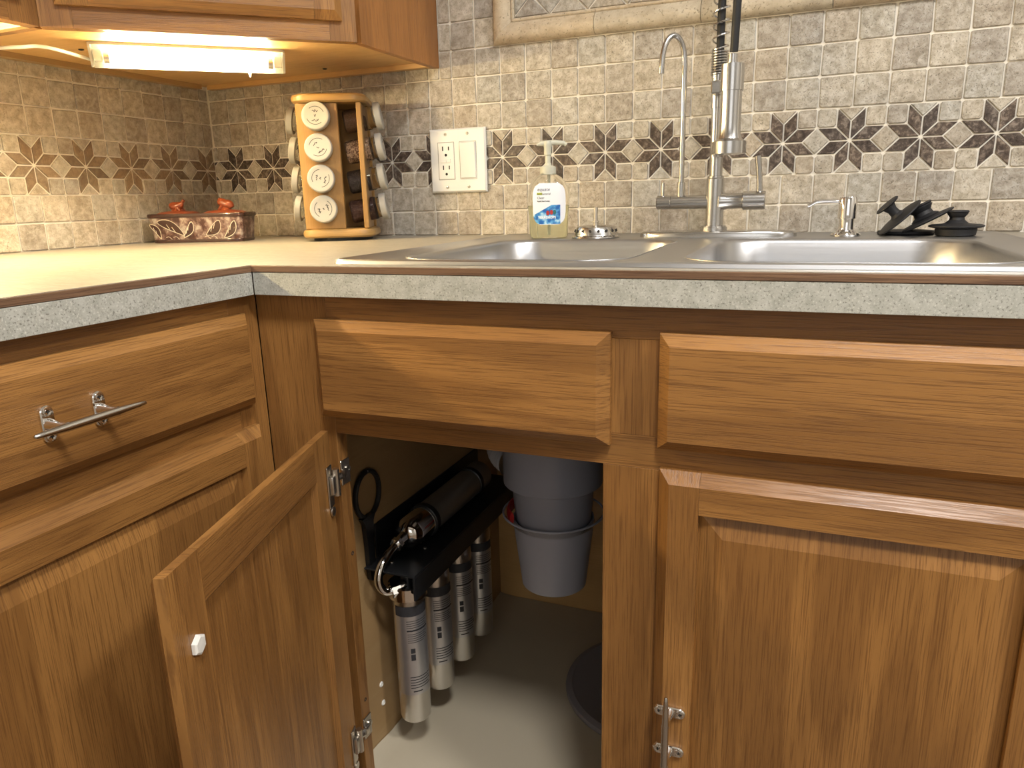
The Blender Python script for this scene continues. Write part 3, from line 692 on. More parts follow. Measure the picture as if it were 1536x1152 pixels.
# riser, spring, hose
mb = MB(); mb.lathe((fx - .002, fy, 1.020), [(.0078, 0), (.0078, .085), (.0092, .0855), (.0092, .105), (.0092, .126), (.0100, .1262), (.0100, .134), (.0060, .1345)], 28); part('riser', mb, NICKEL, fc)
mb = MB(); pts = []
zz = 1.150; a_ = 0.
while zz < 1.50:
    pitch = .0037 if zz < 1.186 else .0175
    pts.append((fx - .001 + .0112 * math.cos(a_), fy + .0112 * math.sin(a_), zz)); a_ += R(24); zz += pitch * 24 / 360
mb.tube(pts, .00145, 8); part('spring', mb, NICKEL, fc)
mb = MB(); mb.tube([(fx - .001, fy, 1.15), (fx - .001, fy, 1.52)], .0058, 14)
pk = [(fx - .001, fy, 1.52), (fx + .000, fy - .002, 1.60), (fx + .02, fy - .035, 1.64), (fx + .04, fy - .075, 1.58), (fx + .033, fy - .072, 1.40), (fx + .028, fy - .062, 1.28), (fx + .0245, fy - .055, 1.172)]
mb.tube(smoothpath(pk, 10), .0057, 14); part('hose', mb, RUBBER, fc, label='black rubber hose inside the spring')
hx, hy = fx + .0235, fy - .055
mb = MB(); mb.lathe((hx, hy, 1.035), [(.0165, 0), (.0240, .001), (.0240, .0175), (.0175, .0215), (.0155, .028), (.0148, .040), (.0148, .086), (.0110, .0865), (.0110, .108), (.0096, .1085), (.0096, .123), (.0070, .1235), (.0070, .134), (.005, .1345)], 32); part('spray_head', mb, NICKEL, fc)
mb = MB(); mb.lathe((hx, hy, 1.1345), [(.0113, 0), (.0117, .0005), (.0117, .0025), (.0113, .003)], 28, cap0=False, cap1=False); part('seal_ring', mb, BLACK, fc)
mb = MB()
arc_h = [(hx + .0165 * math.cos(a), hy + .0165 * math.sin(a)) for a in [R(-150 + i * 12) for i in range(26)]]; inn = [(hx + .0130 * math.cos(a), hy + .0130 * math.sin(a)) for a in [R(-150 + i * 12) for i in range(26)]][::-1]
mb.prism(arc_h + inn, 1.121, 1.156); 
mb.box((fx - .008, fy - .034, 1.122), (fx + .006, fy - .004, 1.140), .002) ; part('holder_arm', mb, NICKEL, fc)

# ------------------------------------------------------------------ soap pump
px_, py_ = .6470, .500
sp = thing('soap_dispenser', 'small chrome deck soap pump with a long thin nozzle right of the faucet', 'soap dispenser', (px_, py_, ZR))
mb = MB(); mb.lathe((px_, py_, ZR - .0006), [(.0200, 0), (.0205, .002), (.0195, .004), (.0135, .0065), (.0108, .009), (.0102, .012), (.0102, .024), (.0125, .0245), (.0125, .052), (.0115, .0545), (.0040, .0550)], 32); part('pump_body', mb, CHROME, sp)
mb = MB(); mb.tube(smoothpath([(px_ - .008, py_, ZR + .0478), (px_ - .030, py_, ZR + .0490), (px_ - .042, py_, ZR + .0480), (px_ - .051, py_, ZR + .0432), (px_ - .0535, py_, ZR + .0425)], 5), .0026, 12); part('nozzle', mb, CHROME, sp)

# ------------------------------------------------------------------ black stoppers
def stopper(name, label, loc, ax, dims):
    """dims: disc radius, stem radius, stem length, knob radius, plug(depth)"""
    t = thing(name, label, 'stopper', loc, group='black drain stoppers on the sink ledge'); ax = Vector(ax).normalized(); c = Vector(loc)
    rd, rs, ls, rk, pl = dims
    mb = MB(); mb.lathe(c, [(rd * .72, -.002), (rd * .93, -.001), (rd, .0003), (rd, .0018), (rd * .9, .0030), (rd * .5, .0042), (rs * 1.3, .0055)], 36, axis=ax); part('flange', mb, RUBBER, t)
    if pl:
        mb = MB(); mb.lathe(c + ax * -.0022, [(rd * .60, -pl), (rd * .72, -pl + .002), (rd * .76, -.001), (rd * .74, 0)], 32, axis=ax); part('plug', mb, RUBBER, t)
    mb = MB(); mb.lathe(c + ax * .005, [(rs * 1.5, 0), (rs, .004), (rs * .92, ls * .6), (rs * 1.3, ls), (rk * .9, ls + .0015), (rk, ls + .003), (rk * .9, ls + .0048), (rk * .3, ls + .0052)], 28, axis=ax); part('grip', mb, RUBBER, t)
    return t
ys_ = .500
stopper('drain_stopper', 'black rubber drain stopper leaning leftmost, its small knob in the air', (.7155, ys_, ZR + .0235), (-.70, -.06, .71), (.0330, .0070, .0175, .0174, 0))
stopper('drain_stopper', 'black rubber drain stopper leaning in the middle of the three', (.7500, ys_ + .010, ZR + .0190), (-.48, .05, .877), (.0360, .0125, .0150, .0165, 0))
stopper('drain_stopper', 'black rubber drain stopper standing upright, rightmost of the three', (.7840, ys_ - .008, ZR + .0115), (0, 0, 1), (.0335, .0095, .0120, .0140, .0108))
mb = MB(); mb.lathe((.728, .535, ZR - .0004), [(.036, 0), (.038, .002), (.037, .005), (.020, .0065), (.0, .0066)], 36, cap0=True, cap1=False); top(part('sink_strainer_cover', mb, RUBBER, org=(.728, .535, ZR)), 'flat black rubber disc lying behind the leaning stoppers', 'drain cover')

# ------------------------------------------------------------------ upturned basket strainer
bx, by = .2800, .478
bs = thing('basket_strainer', 'steel sink basket strainer upside down with its stem pointing up, beside the soap bottle', 'strainer', (bx, by, ZR))
mb = MB(); mb.lathe((bx, by, ZR - .0006), [(.0375, 0), (.0385, .0010), (.0375, .0028), (.0345, .0042), (.0338, .006), (.0330, .0120), (.0300, .0170), (.0240, .0195), (.012, .0205), (.0045, .0205)], 40); part('basket', mb, mat('strainer_steel', (.60, .59, .57), .2, 1.), bs)
for i in range(16):
    a = 2 * math.pi * i / 16; mb = MB(); n_ = Vector((math.cos(a) * .93, math.sin(a) * .93, .36)).normalized(); c = Vector((bx, by, ZR)) + Vector((math.cos(a) * .03355, math.sin(a) * .03355, .0112))
    mb.lathe(c - n_ * .0012, [(.0021, 0), (.0021, .0018), (.0, .0012)], 10, axis=n_, cap0=False, cap1=False); part('hole', mb, SLOT, bs)
mb = MB(); mb.lathe((bx, by, ZR + .0195), [(.0042, 0), (.0042, .004), (.0056, .0045), (.0056, .0065), (.0032, .007), (.0030, .020), (.0034, .0205), (.0032, .0275), (.001, .028)], 18); part('stem', mb, ZINC, bs)

# ------------------------------------------------------------------ hand soap bottle
qx, qy = .2000, .478
hb = thing('soap_bottle', 'clear pump bottle of pale yellow hand soap with a white and blue label', 'bottle', (qx, qy, ZR))
rotb = R(24)
FS_ = Frame((qx, qy, ZR), (math.cos(rotb), math.sin(rotb), 0), (math.sin(rotb), -math.cos(rotb), 0))
def ov(a, b_, z, p=.75, n=40): return [FS_.p(a * math.copysign(abs(math.cos(t_)) ** p, math.cos(t_)), z, -b_ * math.copysign(abs(math.sin(t_)) ** p, math.sin(t_))) for t_ in [2 * math.pi * i / n for i in range(n)]]
shape = [(a * 1.06, b_ * 1.06, z) for a, b_, z in [(.0270, .0170, .0), (.0292, .0185, .003), (.0296, .0188, .020), (.0300, .0190, .035), (.0318, .0196, .050), (.0322, .0198, .062), (.0310, .0192, .075), (.0270, .0175, .087), (.0205, .0150, .095), (.0125, .0118, .1000), (.0110, .0110, .1025)]]
mb = MB(); mb.rings([ov(a, b_, z) for a, b_, z in shape], True, False); part('bottle_body', mb, PET, hb, ang=60)
mb = MB(); mb.rings([ov(a - .0014, b_ - .0014, z + (.0012 if i == 0 else 0)) for i, (a, b_, z) in enumerate(shape[:5])] + [ov(.0304, .0182, .052)], True, True); part('liquid', mb, LIQ, hb, ang=60)
mb = MB(); mb.lathe(FS_.p(0, .0995, 0), [(.0128, 0), (.0132, .001), (.0128, .012), (.0100, .0135), (.0060, .0145), (.0052, .018), (.0045, .0185)], 24)
mb.lathe(FS_.p(0, .1175, 0), [(.0045, 0), (.0045, .012), (.0060, .0125), (.0062, .024), (.0068, .026), (.0075, .030), (.006, .034)], 20)
mb.tube([FS_.p(-.004, .1480, 0), FS_.p(.012, .1492, .0), FS_.p(.026, .1480, .0), FS_.p(.030, .1450, .0)], [.0045, .0040, .0035, .0030], 12)
mb.tube([FS_.p(.004, .1485, 0), FS_.p(-.010, .1480, 0), FS_.p(-.018, .1460, 0)], [.0045, .0040, .0018], 12)
mb.cyl(FS_.p(0, .1), FS_.p(0, .1) if 0 else FS_.p(0, .010, 0), .0022, seg=8) if 0 else None
part('pump', mb, SOAPP, hb)
mb = MB(); mb.cyl(FS_.p(0, .006, 0), FS_.p(.001, .099, 0), .0024, seg=10); part('dip_tube', mb, SOAPP, hb)
def bfront(u, z):
    # distance of the bottle's front surface at u, z
    for (a0, b0, z0), (a1, b1, z1) in zip(shape, shape[1:]):
        if z0 <= z <= z1:
            k = (z - z0) / (z1 - z0); a, bb = a0 + (a1 - a0) * k, b0 + (b1 - b0) * k
            c = min(1, abs(u) / a) ** (1 / .75); return bb * max(0, 1 - c * c) ** (.75 / 2)
    return .01
def label_patch(name, outline_fn, m, off, z0, z1, parent, nz=14, nu=12):
    mb = MB(); vs = []
    for i in range(nz + 1):
        z = z0 + (z1 - z0) * i / nz; ua, ub = outline_fn(z)
        vs.append([mb.bm.verts.new(FS_.p(ua + (ub - ua) * j / nu, z, bfront(ua + (ub - ua) * j / nu, z) + off)) for j in range(nu + 1)])
    for i in range(nz):
        for j in range(nu): mb.bm.faces.new((vs[i][j], vs[i][j + 1], vs[i + 1][j + 1], vs[i + 1][j]))
    return part(name, mb, m, parent, ang=60)
def lab(z):   # rounded white label
    k = (z - .054) / .034; w_ = .0265 * max(0, 1 - abs(k) ** 4) ** .3; return (-w_, w_)
LABW = mat('label_white', (.86, .87, .90), .35)
lb = label_patch('label', lab, LABW, .0005, .0215, .0865, hb)
def labb(z):
    ua, ub = lab(z); x = (z - .030) / .020
    lo = -.0275 if z < .036 else -.0275 + (z - .036) / .016 * .030
    return (max(ua, lo), min(ub, .0175) if max(ua, lo) < min(ub, .0175) else max(ua, lo))
g_ = mat('label_blue', (.05, .22, .55), .35); gn = N(g_); tcn = gn.n('ShaderNodeTexCoord'); nz_ = gn.n('ShaderNodeTexNoise', Scale=120., Detail=2.); gn.l(tcn.outputs['Object'], nz_.inputs[0])
gn.l(gn.ramp(nz_.outputs[0], [(.38, (.02, .12, .42)), (.52, (.10, .36, .66)), (.66, (.55, .78, .90))]), gn.b.inputs['Base Color'])
label_patch('label_wave', labb, g_, .0008, .0225, .0525, hb)
cv = lambda u, v, n: FS_.p(u, v, bfront(u, v) + n)
text_part('print', 'equate', .0075, mat('print_grey', (.12, .12, .2), .5), hb, FS_, -.0195, .0745, .0010, shear=.2, curv=cv)
LG = mat('label_lime', (.55, .62, .08), .5); mb = MB(); mb.poly([cv(-.0200, .0683, .0009), cv(-.0115, .0683, .0009), cv(-.0115, .0718, .0009), cv(-.0200, .0718, .0009)]); part('label_lime_bar', mb, LG, hb, smooth=False)
text_part('print', 'Antibacterial', .0042, INK, hb, FS_, -.0198, .0685, .0011, curv=cv)
text_part('print', 'Clear', .0052, INK, hb, FS_, -.0198, .0620, .0011, curv=cv)
text_part('print', 'liquid hand soap', .0031, INK, hb, FS_, -.0198, .0577, .0011, curv=cv, bold=.0001)
LW = mat('label_print_white', (.9, .92, .95), .5)
text_part('print', 'TEARDROPS', .0052, LW, hb, FS_, -.0185, .0312, .0014, curv=cv, bold=.0002)
LR = mat('label_red', (.45, .04, .03), .5)
for k, (uu, vv) in enumerate(((-.003, .040), (.003, .041), (.008, .041))):
    mb = MB(); mb.poly([cv(uu + .0026 * math.cos(a), vv + .0038 * math.sin(a), .0013 + .0001 * k) for a in [2 * math.pi * i / 12 for i in range(12)]]); part('label_picture', mb, LR if k < 2 else mat('label_teal', (.03, .16, .18), .5), hb, smooth=False)

# ------------------------------------------------------------------ spice rack
rx, ry = -.2285, .5150; RA = R(26)
zb0 = TOP
rk = thing('spice_rack', 'wooden revolving spice rack holding columns of small jars', 'spice rack', (rx, ry, TOP), RA)
def rp(hw, z, r=.022, n=6): return rrect(-hw, hw, -hw, hw, r, z, n)
mb = MB(); mb.lathe((0, 0, .0003), [(.055, 0), (.055, .0055)], 32); part('turntable', mb, BLACK, rk, local=True)
for z0, z1 in ((.006, .0215), (.2395, .2545)):
    mb = MB(); mb.rings([rp(.0625, z0, .024), rp(.066, z0 + .003, .026), rp(.0665, z0 + .009, .026), rp(.0645, z1 - .002, .025), rp(.0605, z1, .024)]); part('base_plate' if z0 < .1 else 'top_plate', mb, RACKX, rk, local=True)
PW = .0365; SHF = .0215
for k in range(4):
    a = k * math.pi / 2; Mx = Matrix.Rotation(a, 4, 'Z')
    mb = MB(); mb.box((-PW - SHF, -.0570, .0217), (PW - SHF, -.0480, .2393), .0012, mtx=Mx); part('side_panel', mb, RACKZ, rk, local=True)
JZ = [.2150 - .0530 * i for i in range(4)]
def make_jar(spm, k):
    j = thing('spice_jar', '', 'jar', (0, 0, 0))
    mb = MB(); mb.lathe((0, 0, -.030), [(.0185, 0), (.0205, .0025), (.0208, .046), (.0185, .050), (.0185, .056)], 28, axis=(0, 0, 1)); part('glass_body', mb, GLASS, j, local=True)
    mb = MB(); mb.lathe((0, 0, -.0282), [(.0175, 0), (.0190, .002), (.0190, .035 + .008 * (k % 2))], 24); part('spice', mb, spm, j, local=True)
    mb = MB(); mb.lathe((0, 0, .0262), [(.0236, 0), (.0244, .001), (.0244, .0100), (.0230, .0118), (.020, .0122), (.0185, .0118), (0, .0117)], 32, cap1=False); lid = part('lid', mb, CUP, j, local=True)
    mb = MB(); z = .03815
    rr = random.Random(k * 13 + 5)
    for a0, a1 in ((20, 130), (200, 310)):
        rot = k * 37
        for i in range(12):
            t0, t1 = R(a0 + rot + (a1 - a0) * i / 12), R(a0 + rot + (a1 - a0) * (i + 1) / 12)
            mb.poly([(.0150 * math.cos(t0), .0150 * math.sin(t0), z), (.0159 * math.cos(t0), .0159 * math.sin(t0), z), (.0159 * math.cos(t1), .0159 * math.sin(t1), z), (.0150 * math.cos(t1), .0150 * math.sin(t1), z)])
    cr, sr = math.cos(R(k * 37)), math.sin(R(k * 37))
    for ln, (yy, wid) in enumerate(((.0075, .010), (.0, .004), (-.0085, .013))):
        x = -wid / 2; p = None
        while x < wid / 2:
            q = (x, yy + rr.uniform(-.0022, .0022))
            if p: 
                d = Vector((q[0] - p[0], q[1] - p[1], 0)).normalized() * .00048; nn = Vector((-d.y, d.x, 0))
                pts = [Vector((*p, z)) + nn, Vector((*p, z)) - nn, Vector((*q, z)) - nn, Vector((*q, z)) + nn]
                mb.poly([(v.x * cr - v.y * sr, v.x * sr + v.y * cr, z) for v in pts])
            p = q; x += rr.uniform(.0004, .0014)
    part('handwriting', mb, INK, j, local=True, smooth=False)
    return j
ords = ['topmost', 'second from the top', 'third from the top', 'bottom']
sides = ((0, 'whose white lid faces front with handwriting', 'jars on the front of the spice rack'), (1, 'sticking out on the right side of the spice rack', 'jars on the right side of the spice rack'), (3, 'sticking out on the left side of the spice rack', 'jars on the left side of the spice rack'))
cont = ['fine brown powder', 'coarse tan and brown seeds', 'dark spice', 'dark reddish spice']
for k, txt, grp in sides:
    for i in range(4):
        j = make_jar(SPICES[i], i + 4 * k)
        lab_ = {0: 'spice jar ' + txt + ', ' + ords[i], 1: 'glass jar of ' + cont[i] + ' right of the rack, ' + ords[i], 3: 'spice jar lid seen edge-on left of the spice rack, ' + ords[i]}[k]
        j['label'] = lab_; j['group'] = grp
        tilt = R(9); d = Vector((0, -math.cos(tilt), math.sin(tilt)))
        # local z (towards the lid) -> d rotated by k*90+RA
        Rz = Matrix.Rotation(RA + k * math.pi / 2, 4, 'Z')
        dist = .0565 if k == 0 else .0590
        pos = Vector((rx, ry, TOP)) + (Rz @ Vector((-SHF, -dist + .012, 0))) + Vector((0, 0, JZ[i] - .002))
        Mj = Matrix.Translation(pos) @ Rz @ Matrix.Rotation(math.pi / 2 - tilt, 4, 'X')
        if k == 0: Mj = Mj @ Matrix.Translation((0, 0, -.012))
        if k != 0: Mj = Mj @ Matrix.Translation((0, 0, .004))
        j.matrix_world = Mj

# ------------------------------------------------------------------ ceramic condiment box
bc = Vector((-.515, .455, TOP)); ba = math.atan2(.062, .20)
cb = thing('ceramic_box', 'dark brown ceramic box of two compartments with carved pale leaves, in the corner', 'ceramic box', bc, ba)
hw, hd, hh = .096, .036, .054
def crect(k, z, d=0): 
    # two-lobed outline
    out = []
    for i in range(64):
        t_ = 2 * math.pi * i / 64; c_, s_ = math.cos(t_), math.sin(t_)
        x = (hw * k) * math.copysign(abs(c_) ** .28, c_); y = (hd * k) * math.copysign(abs(s_) ** .28, s_)
        y *= 1 - .13 * math.exp(-(x / .012) ** 2); out.append(Vector((x, y, z)))
    return out
mb = MB(); mb.rings([crect(.93, .0003), crect(.95, .004), crect(1.0, .044), crect(1.02, .050), crect(1.02, .0535), crect(.98, .0535), crect(.95, .048)], True, True); part('body', mb, GLAZE, cb, local=True, ang=60)
mb = MB(); mb.rings([crect(1.025, .0475), crect(1.04, .050), crect(1.04, .0535), crect(1.02, .0552)], False, False); mb.rings([crect(.956, -.0 + .0004), crect(.965, .005), crect(.955, .0062)], False, False); part('rim', mb, GLAZED, cb, local=True)
def ribbon(pts, w_, m, y, name, flip=1):
    mb = MB(); P3 = smoothpath([(p[0], y - (.0012), p[1]) for p in pts], 5)
    L1, L2 = [], []
    for i, p in enumerate(P3):
        t_ = (P3[min(i + 1, len(P3) - 1)] - P3[max(i - 1, 0)]).normalized(); nn = Vector((-t_.z, 0, t_.x)) * w_
        # lean with the wall of the box
        k = 1 - .05 * (1 - p.z / .05)
        yy = lambda q: Vector((q.x, -hd * (.955 + .045 * min(1, q.z / .044)) * (1 - .13 * math.exp(-(q.x / .012) ** 2)) - .0010, q.z))
        L1.append(yy(p + nn)); L2.append(yy(p - nn))
    for i in range(len(P3) - 1): mb.poly([L1[i], L1[i + 1], L2[i + 1], L2[i]])
    part(name, mb, m, cb, local=True)
def leafshape(x0, z0, x1, z1, wd, name):
    mb = MB(); d = Vector((x1 - x0, z1 - z0)).normalized(); nn = Vector((-d.y, d.x)); n = 12; up, lo = [], []
    for i in range(n + 1):
        t_ = i / n; c = Vector((x0 + (x1 - x0) * t_, z0 + (z1 - z0) * t_)) + nn * (.004 * math.sin(t_ * math.pi)); w_ = wd * math.sin(math.pi * t_ ** .8) ** .8 if 0 < t_ < 1 else 0
        up.append(tuple(c + nn * w_)); lo.append(tuple(c - nn * w_ * .8))
    yf = lambda x, z: Vector((x, -hd * (.955 + .045 * min(1, z / .044)) * (1 - .13 * math.exp(-(x / .012) ** 2)) - .0007, max(z, .003)))
    for i in range(n): mb.poly([yf(*up[i]), yf(*up[i + 1]), yf(*lo[i + 1]), yf(*lo[i])])
    part(name, mb, GLAZED, cb, local=True); ribbon(up, .0006, GLAZEW, 0, 'carved_line'); ribbon(lo, .0006, GLAZEW, 0, 'carved_line')
    m0, m1 = (x0 + (x1 - x0) * .25, z0 + (z1 - z0) * .3), (x0 + (x1 - x0) * .75, z0 + (z1 - z0) * .7)
    for k in (.35, .55): ribbon([(x0 + (x1 - x0) * k, z0 + (z1 - z0) * k + .004), (x0 + (x1 - x0) * (k + .12), z0 + (z1 - z0) * (k + .1) - .003)], .0005, GLAZEW, 0, 'carved_line')
leafshape(-.074, .041, -.022, .014, .0095, 'carved_leaf'); leafshape(.052, .041, .022, .014, .0095, 'carved_leaf')
leafshape(-.090, .036, -.070, .008, .006, 'carved_leaf'); leafshape(-.006, .040, -.024, .010, .006, 'carved_leaf'); leafshape(.082, .040, .058, .008, .0075, 'carved_leaf')
for x0 in (-.060, -.045, .018, .032): ribbon([(x0, .0105), (x0 + .006, .012), (x0 + .012, .007)], .0005, GLAZEW, 0, 'carved_line')
for sgn in (-1, 1):
    cx = sgn * .048
    mb = MB(); mb.rings([[Vector((cx + .038 * k * math.copysign(abs(math.cos(a)) ** .6, math.cos(a)), .028 * k * math.copysign(abs(math.sin(a)) ** .6, math.sin(a)), z)) for a in [2 * math.pi * i / 32 for i in range(32)]] for k, z in ((1, .0536), (1, .056), (.8, .0590), (.4, .0605))])
    lid = part('lid', mb, TERRA, cb, local=True, label='terracotta lid')
    mb = MB()
    # little bird / frog knob
    s_ = 1 if sgn < 0 else -1
    body_ = [(cx - s_ * .014, 0, .066), (cx - s_ * .010, 0, .0690), (cx - s_ * .002, 0, .0685), (cx + s_ * .006, 0, .0720), (cx + s_ * .011, 0, .0775), (cx + s_ * .0145, 0, .0805)] if sgn < 0 else [(cx + .014, 0, .064), (cx + .010, 0, .0700), (cx + .002, 0, .0710), (cx - .006, 0, .0760), (cx - .0085, 0, .0800), (cx - .010, 0, .0815)]
    mb.tube(smoothpath(body_, 4), [(.0030 + .0062 * math.sin(math.pi * min(1, (i + 1) / 16)) ** .7) for i in range(21)] if sgn < 0 else [(.0035 + .0058 * math.sin(math.pi * min(1, (i + 2) / 19)) ** .7) for i in range(21)], 14)
    mb.lathe((cx - s_ * .002, 0, .0600), [(.0115, 0), (.0095, .003), (.007, .007)], 20)
    for q in (-1, 1): mb.tube([(cx + s_ * .002, q * .004, .069), (cx + s_ * .004, q * .0085, .0655), (cx + s_ * .009, q * .009, .0605)], [.0034, .0028, .0018], 8)
    part('animal_knob', mb, TERRA, lid, local=True, label='terracotta knob shaped like a small bird' if sgn < 0 else 'terracotta knob shaped like a small frog')

# ------------------------------------------------------------------ outlet and switch plate
ox0, ox1, oz0, oz1 = -.0935, .0245, .9955, 1.1125; oy = YB - .0018
FO = Frame((0, oy, 0), (1, 0, 0), (0, -1, 0))
op = thing('wall_plate', 'white double wall plate with socket on the left and rocker switch on the right', 'outlet', ((ox0 + ox1) / 2, oy, (oz0 + oz1) / 2))
mb = MB(); mb.slab(FO, ox0, ox1, oz0, oz1, 0, .0025, .0055, .003, .003, .003, .003); part('plate', mb, WHITE, op, smooth=False)
cz = (oz0 + oz1) / 2; cl, crr = ox0 + .0355, ox1 - .0365
mb = MB(); mb.slab(FO, cl - .0165, cl + .0165, cz - .0335, cz + .0335, .0056, .0062, .0066, .0008, .0008, .0008, .0008); ot = part('socket', mb, WHITE, op, smooth=False)
mb = MB()
for dz in (.0175, -.0175):
    for du, hh_ in ((-.0065, .0040), (.0060, .0034)): mb.slab(FO, cl + du - .0011, cl + du + .0011, cz + dz + .0045 - hh_ + .001, cz + dz + .0045 + hh_ + .001, .0064, .0067, .0069)
    mb.lathe(FO.p(cl - .0002, cz + dz - .0065, .0064), [(.0026, 0), (.0026, .0005)], 12, axis=FO.N)
part('socket_slots', mb, SLOT, op, smooth=False)
mb = MB(); mb.slab(FO, cl - .0105, cl + .0, cz - .0030, cz + .0030, .0064, .0074, .0078, .0004, .0004, .0004, .0004); mb.slab(FO, cl + .001, cl + .0095, cz - .0030, cz + .0030, .0064, .0074, .0078, .0004, .0004, .0004, .0004); part('test_button', mb, WHITE, op, smooth=False)
GAP = mat('seam_grey', (.25, .24, .22), .6)
for cc in (cl, crr):
    mb = MB(); e = .0173; f = .0343; w_ = .0004
    for a, b_, c_, d_ in ((-e, e, f - w_, f + w_), (-e, e, -f - w_, -f + w_), (-e - w_, -e + w_, -f, f), (e - w_, e + w_, -f, f)): mb.poly([FO.p(cc + a, cz + c_, .00565), FO.p(cc + b_, cz + c_, .00565), FO.p(cc + b_, cz + d_, .00565), FO.p(cc + a, cz + d_, .00565)])
    part('seam', mb, GAP, op, smooth=False)
mb = MB(); mb.rings([[FO.p(crr + a, cz + b_, n) for a, b_, n in ((-.0160, -.033, .0056), (.0160, -.033, .0056), (.0160, .033, .0056), (-.0160, .033, .0056))], [FO.p(crr + a, cz + b_, n) for a, b_, n in ((-.0150, -.0315, .0072), (.0150, -.0315, .0072), (.0150, .0315, .0105), (-.0150, .0315, .0105))]]); part('rocker_switch', mb, WHITE, op, smooth=False)
for cc in (cl, crr):
    for dz in (.0485, -.0485):
        mb = MB(); mb.lathe(FO.p(cc, cz + dz, .0054), [(.0028, 0), (.0028, .0006), (.0018, .0010), (0, .0010)], 14, axis=FO.N, cap0=False, cap1=False); part('screw', mb, mat('screw_head', (.55, .54, .5), .3, .8) if 'screw_head' not in bpy.data.materials else bpy.data.materials['screw_head'], op)
        mb = MB(); mb.poly([FO.p(cc + a, cz + dz + b_, .0066) for a, b_ in ((-.0022, -.0003), (.0022, -.0003), (.0022, .0003), (-.0022, .0003))]); part('screw_slot', mb, SLOT, op, smooth=False)

# ------------------------------------------------------------------ under the sink: filter unit
fu = thing('water_filter_unit', 'wall-hung water filter unit with steel canisters under a black bracket inside the cabinet', 'water filter', (XI0, .28, .46))
cxf = .088
mb = MB()  # bracket: angle with back plate, shelf and front flange
mb.box((XI0 + .0003, .158, .430), (XI0 + .003, .520, .520), .0006); mb.box((XI0 + .003, .122, .4655), (cxf + .030, .520, .4685), .0006); mb.box((cxf + .0270, .122, .430), (cxf + .0300, .520, .4655), .0006)
part('bracket', mb, DARKM, fu)
for y in (.15, .205):
    mb = MB(); mb.lathe((.065 if y < .2 else .090, y, .4685), [(.0030, 0), (.0028, .0016), (0, .002)], 12, cap0=False, cap1=False); part('bolt', mb, ZINC, fu)
def filt_mat():
    m = brushed('filter_label', (.62, .60, .57), .28, 'x'); g = N(m)
    tc = g.n('ShaderNodeTexCoord'); sp_ = g.n('ShaderNodeSeparateXYZ'); g.l(tc.outputs['Object'], sp_.inputs[0])
    return m
LBL = mat('label_silver', (.60, .60, .62), .32, .85)
def canister(cx, cy, zt, zb_, r, first):
    mb = MB(); mb.lathe((cx, cy, zb_), [(r * .80, 0), (r * .94, .002), (r, .007), (r, zt - zb_ - .022)], 36); body = part('canister', mb, STAIN, fu, org=(cx, cy, zb_))
    if first:
        mb = MB(); mb.lathe((cx, cy, zt - .025), [(r * 1.12, 0), (r * 1.22, .001), (r * 1.22, .020), (r * 1.1, .022)], 36); part('collar', mb, CHROME, body)
    else:
        mb = MB(); mb.lathe((cx, cy, zt - .022), [(r, 0), (r * .97, .008), (r * .55, .022)], 36); part('cap', mb, STAIN, body)
    mb = MB(); mb.lathe((cx, cy, zt - .022), [(.010, .018), (.010, .040)], 20); part('fitting', mb, BLACK, body)
    # label sleeve on the room side with black band and printed lines
    def sleeve(z0, z1, a0, a1, m, off, name, n=14):
        mb = MB(); pr = [[Vector((cx + (r + off) * math.cos(R(a0 + (a1 - a0) * i / n)), cy + (r + off) * math.sin(R(a0 + (a1 - a0) * i / n)), z)) for i in range(n + 1)] for z in (z0, z1)]
        for i in range(n): mb.poly([pr[0][i], pr[0][i + 1], pr[1][i + 1], pr[1][i]])
        return mb
    H = zt - zb_
    part('label', sleeve(zb_ + H * .22, zt - .050, -115, 60, LBL, .0004, 'l'), LBL, body)
    part('label_band', sleeve(zt - .050, zt - .034, -115, 60, INK, .0005, 'l'), INK, body)
    mb = MB(); rr = random.Random(int(cy * 1000)); 
    def ln(z, a0, a1, th):
        nn = 5; 
        for i in range(nn):
            t0, t1 = R(a0 + (a1 - a0) * i / nn), R(a0 + (a1 - a0) * (i + 1) / nn); q = r + .0007
            mb.poly([(cx + q * math.cos(t0), cy + q * math.sin(t0), z), (cx + q * math.cos(t1), cy + q * math.sin(t1), z), (cx + q * math.cos(t1), cy + q * math.sin(t1), z + th), (cx + q * math.cos(t0), cy + q * math.sin(t0), z + th)])
    z = zt - .058
    for blk in range(4): ln(z, -72, -72 + rr.uniform(70, 85), .0009); z -= .0036
    z -= .002; ln(z, -72, 15, .0026); z -= .005
    for blk in range(5): ln(z, -70, -70 + rr.uniform(60, 78), .0009); z -= .0034
    z -= .010
    ln(z - .016, -62, -46, .010); ln(z - .004, -62, -46, .008)
    z = zb_ + H * .22 + .030
    for blk in range(5): ln(z, -70, -70 + rr.uniform(66, 84), .0013); z -= .0045
    z -= .002; ln(z, -62, -28, .0018)
    pl_ = part('printed_lines', mb, INK, body, smooth=False); pl_['kind'] = 'stuff'
for i, cy in enumerate((.152, .233, .313, .391)): canister(cxf, cy, .4460 if i == 0 else .4330, .2130 + .0 * i, .0235, i == 0)
mb = MB(); mb.lathe((.070, .178, .4960), [(.008, 0), (.017, .004), (.0235, .014), (.0245, .020), (.0245, .055)], 32, axis=(0, 1, 0), cap1=False); part('inline_housing', mb, CHROME, fu, org=(.070, .2, .496))
mb = MB(); mb.lathe((.070, .233, .4960), [(.0248, 0), (.0248, .215), (.012, .228)], 32, axis=(0, 1, 0), cap0=True); inl = part('inline_filter', mb, mat('dull_steel_sleeve', (.35, .33, .30), .4, .8), fu, org=(.070, .3, .496))
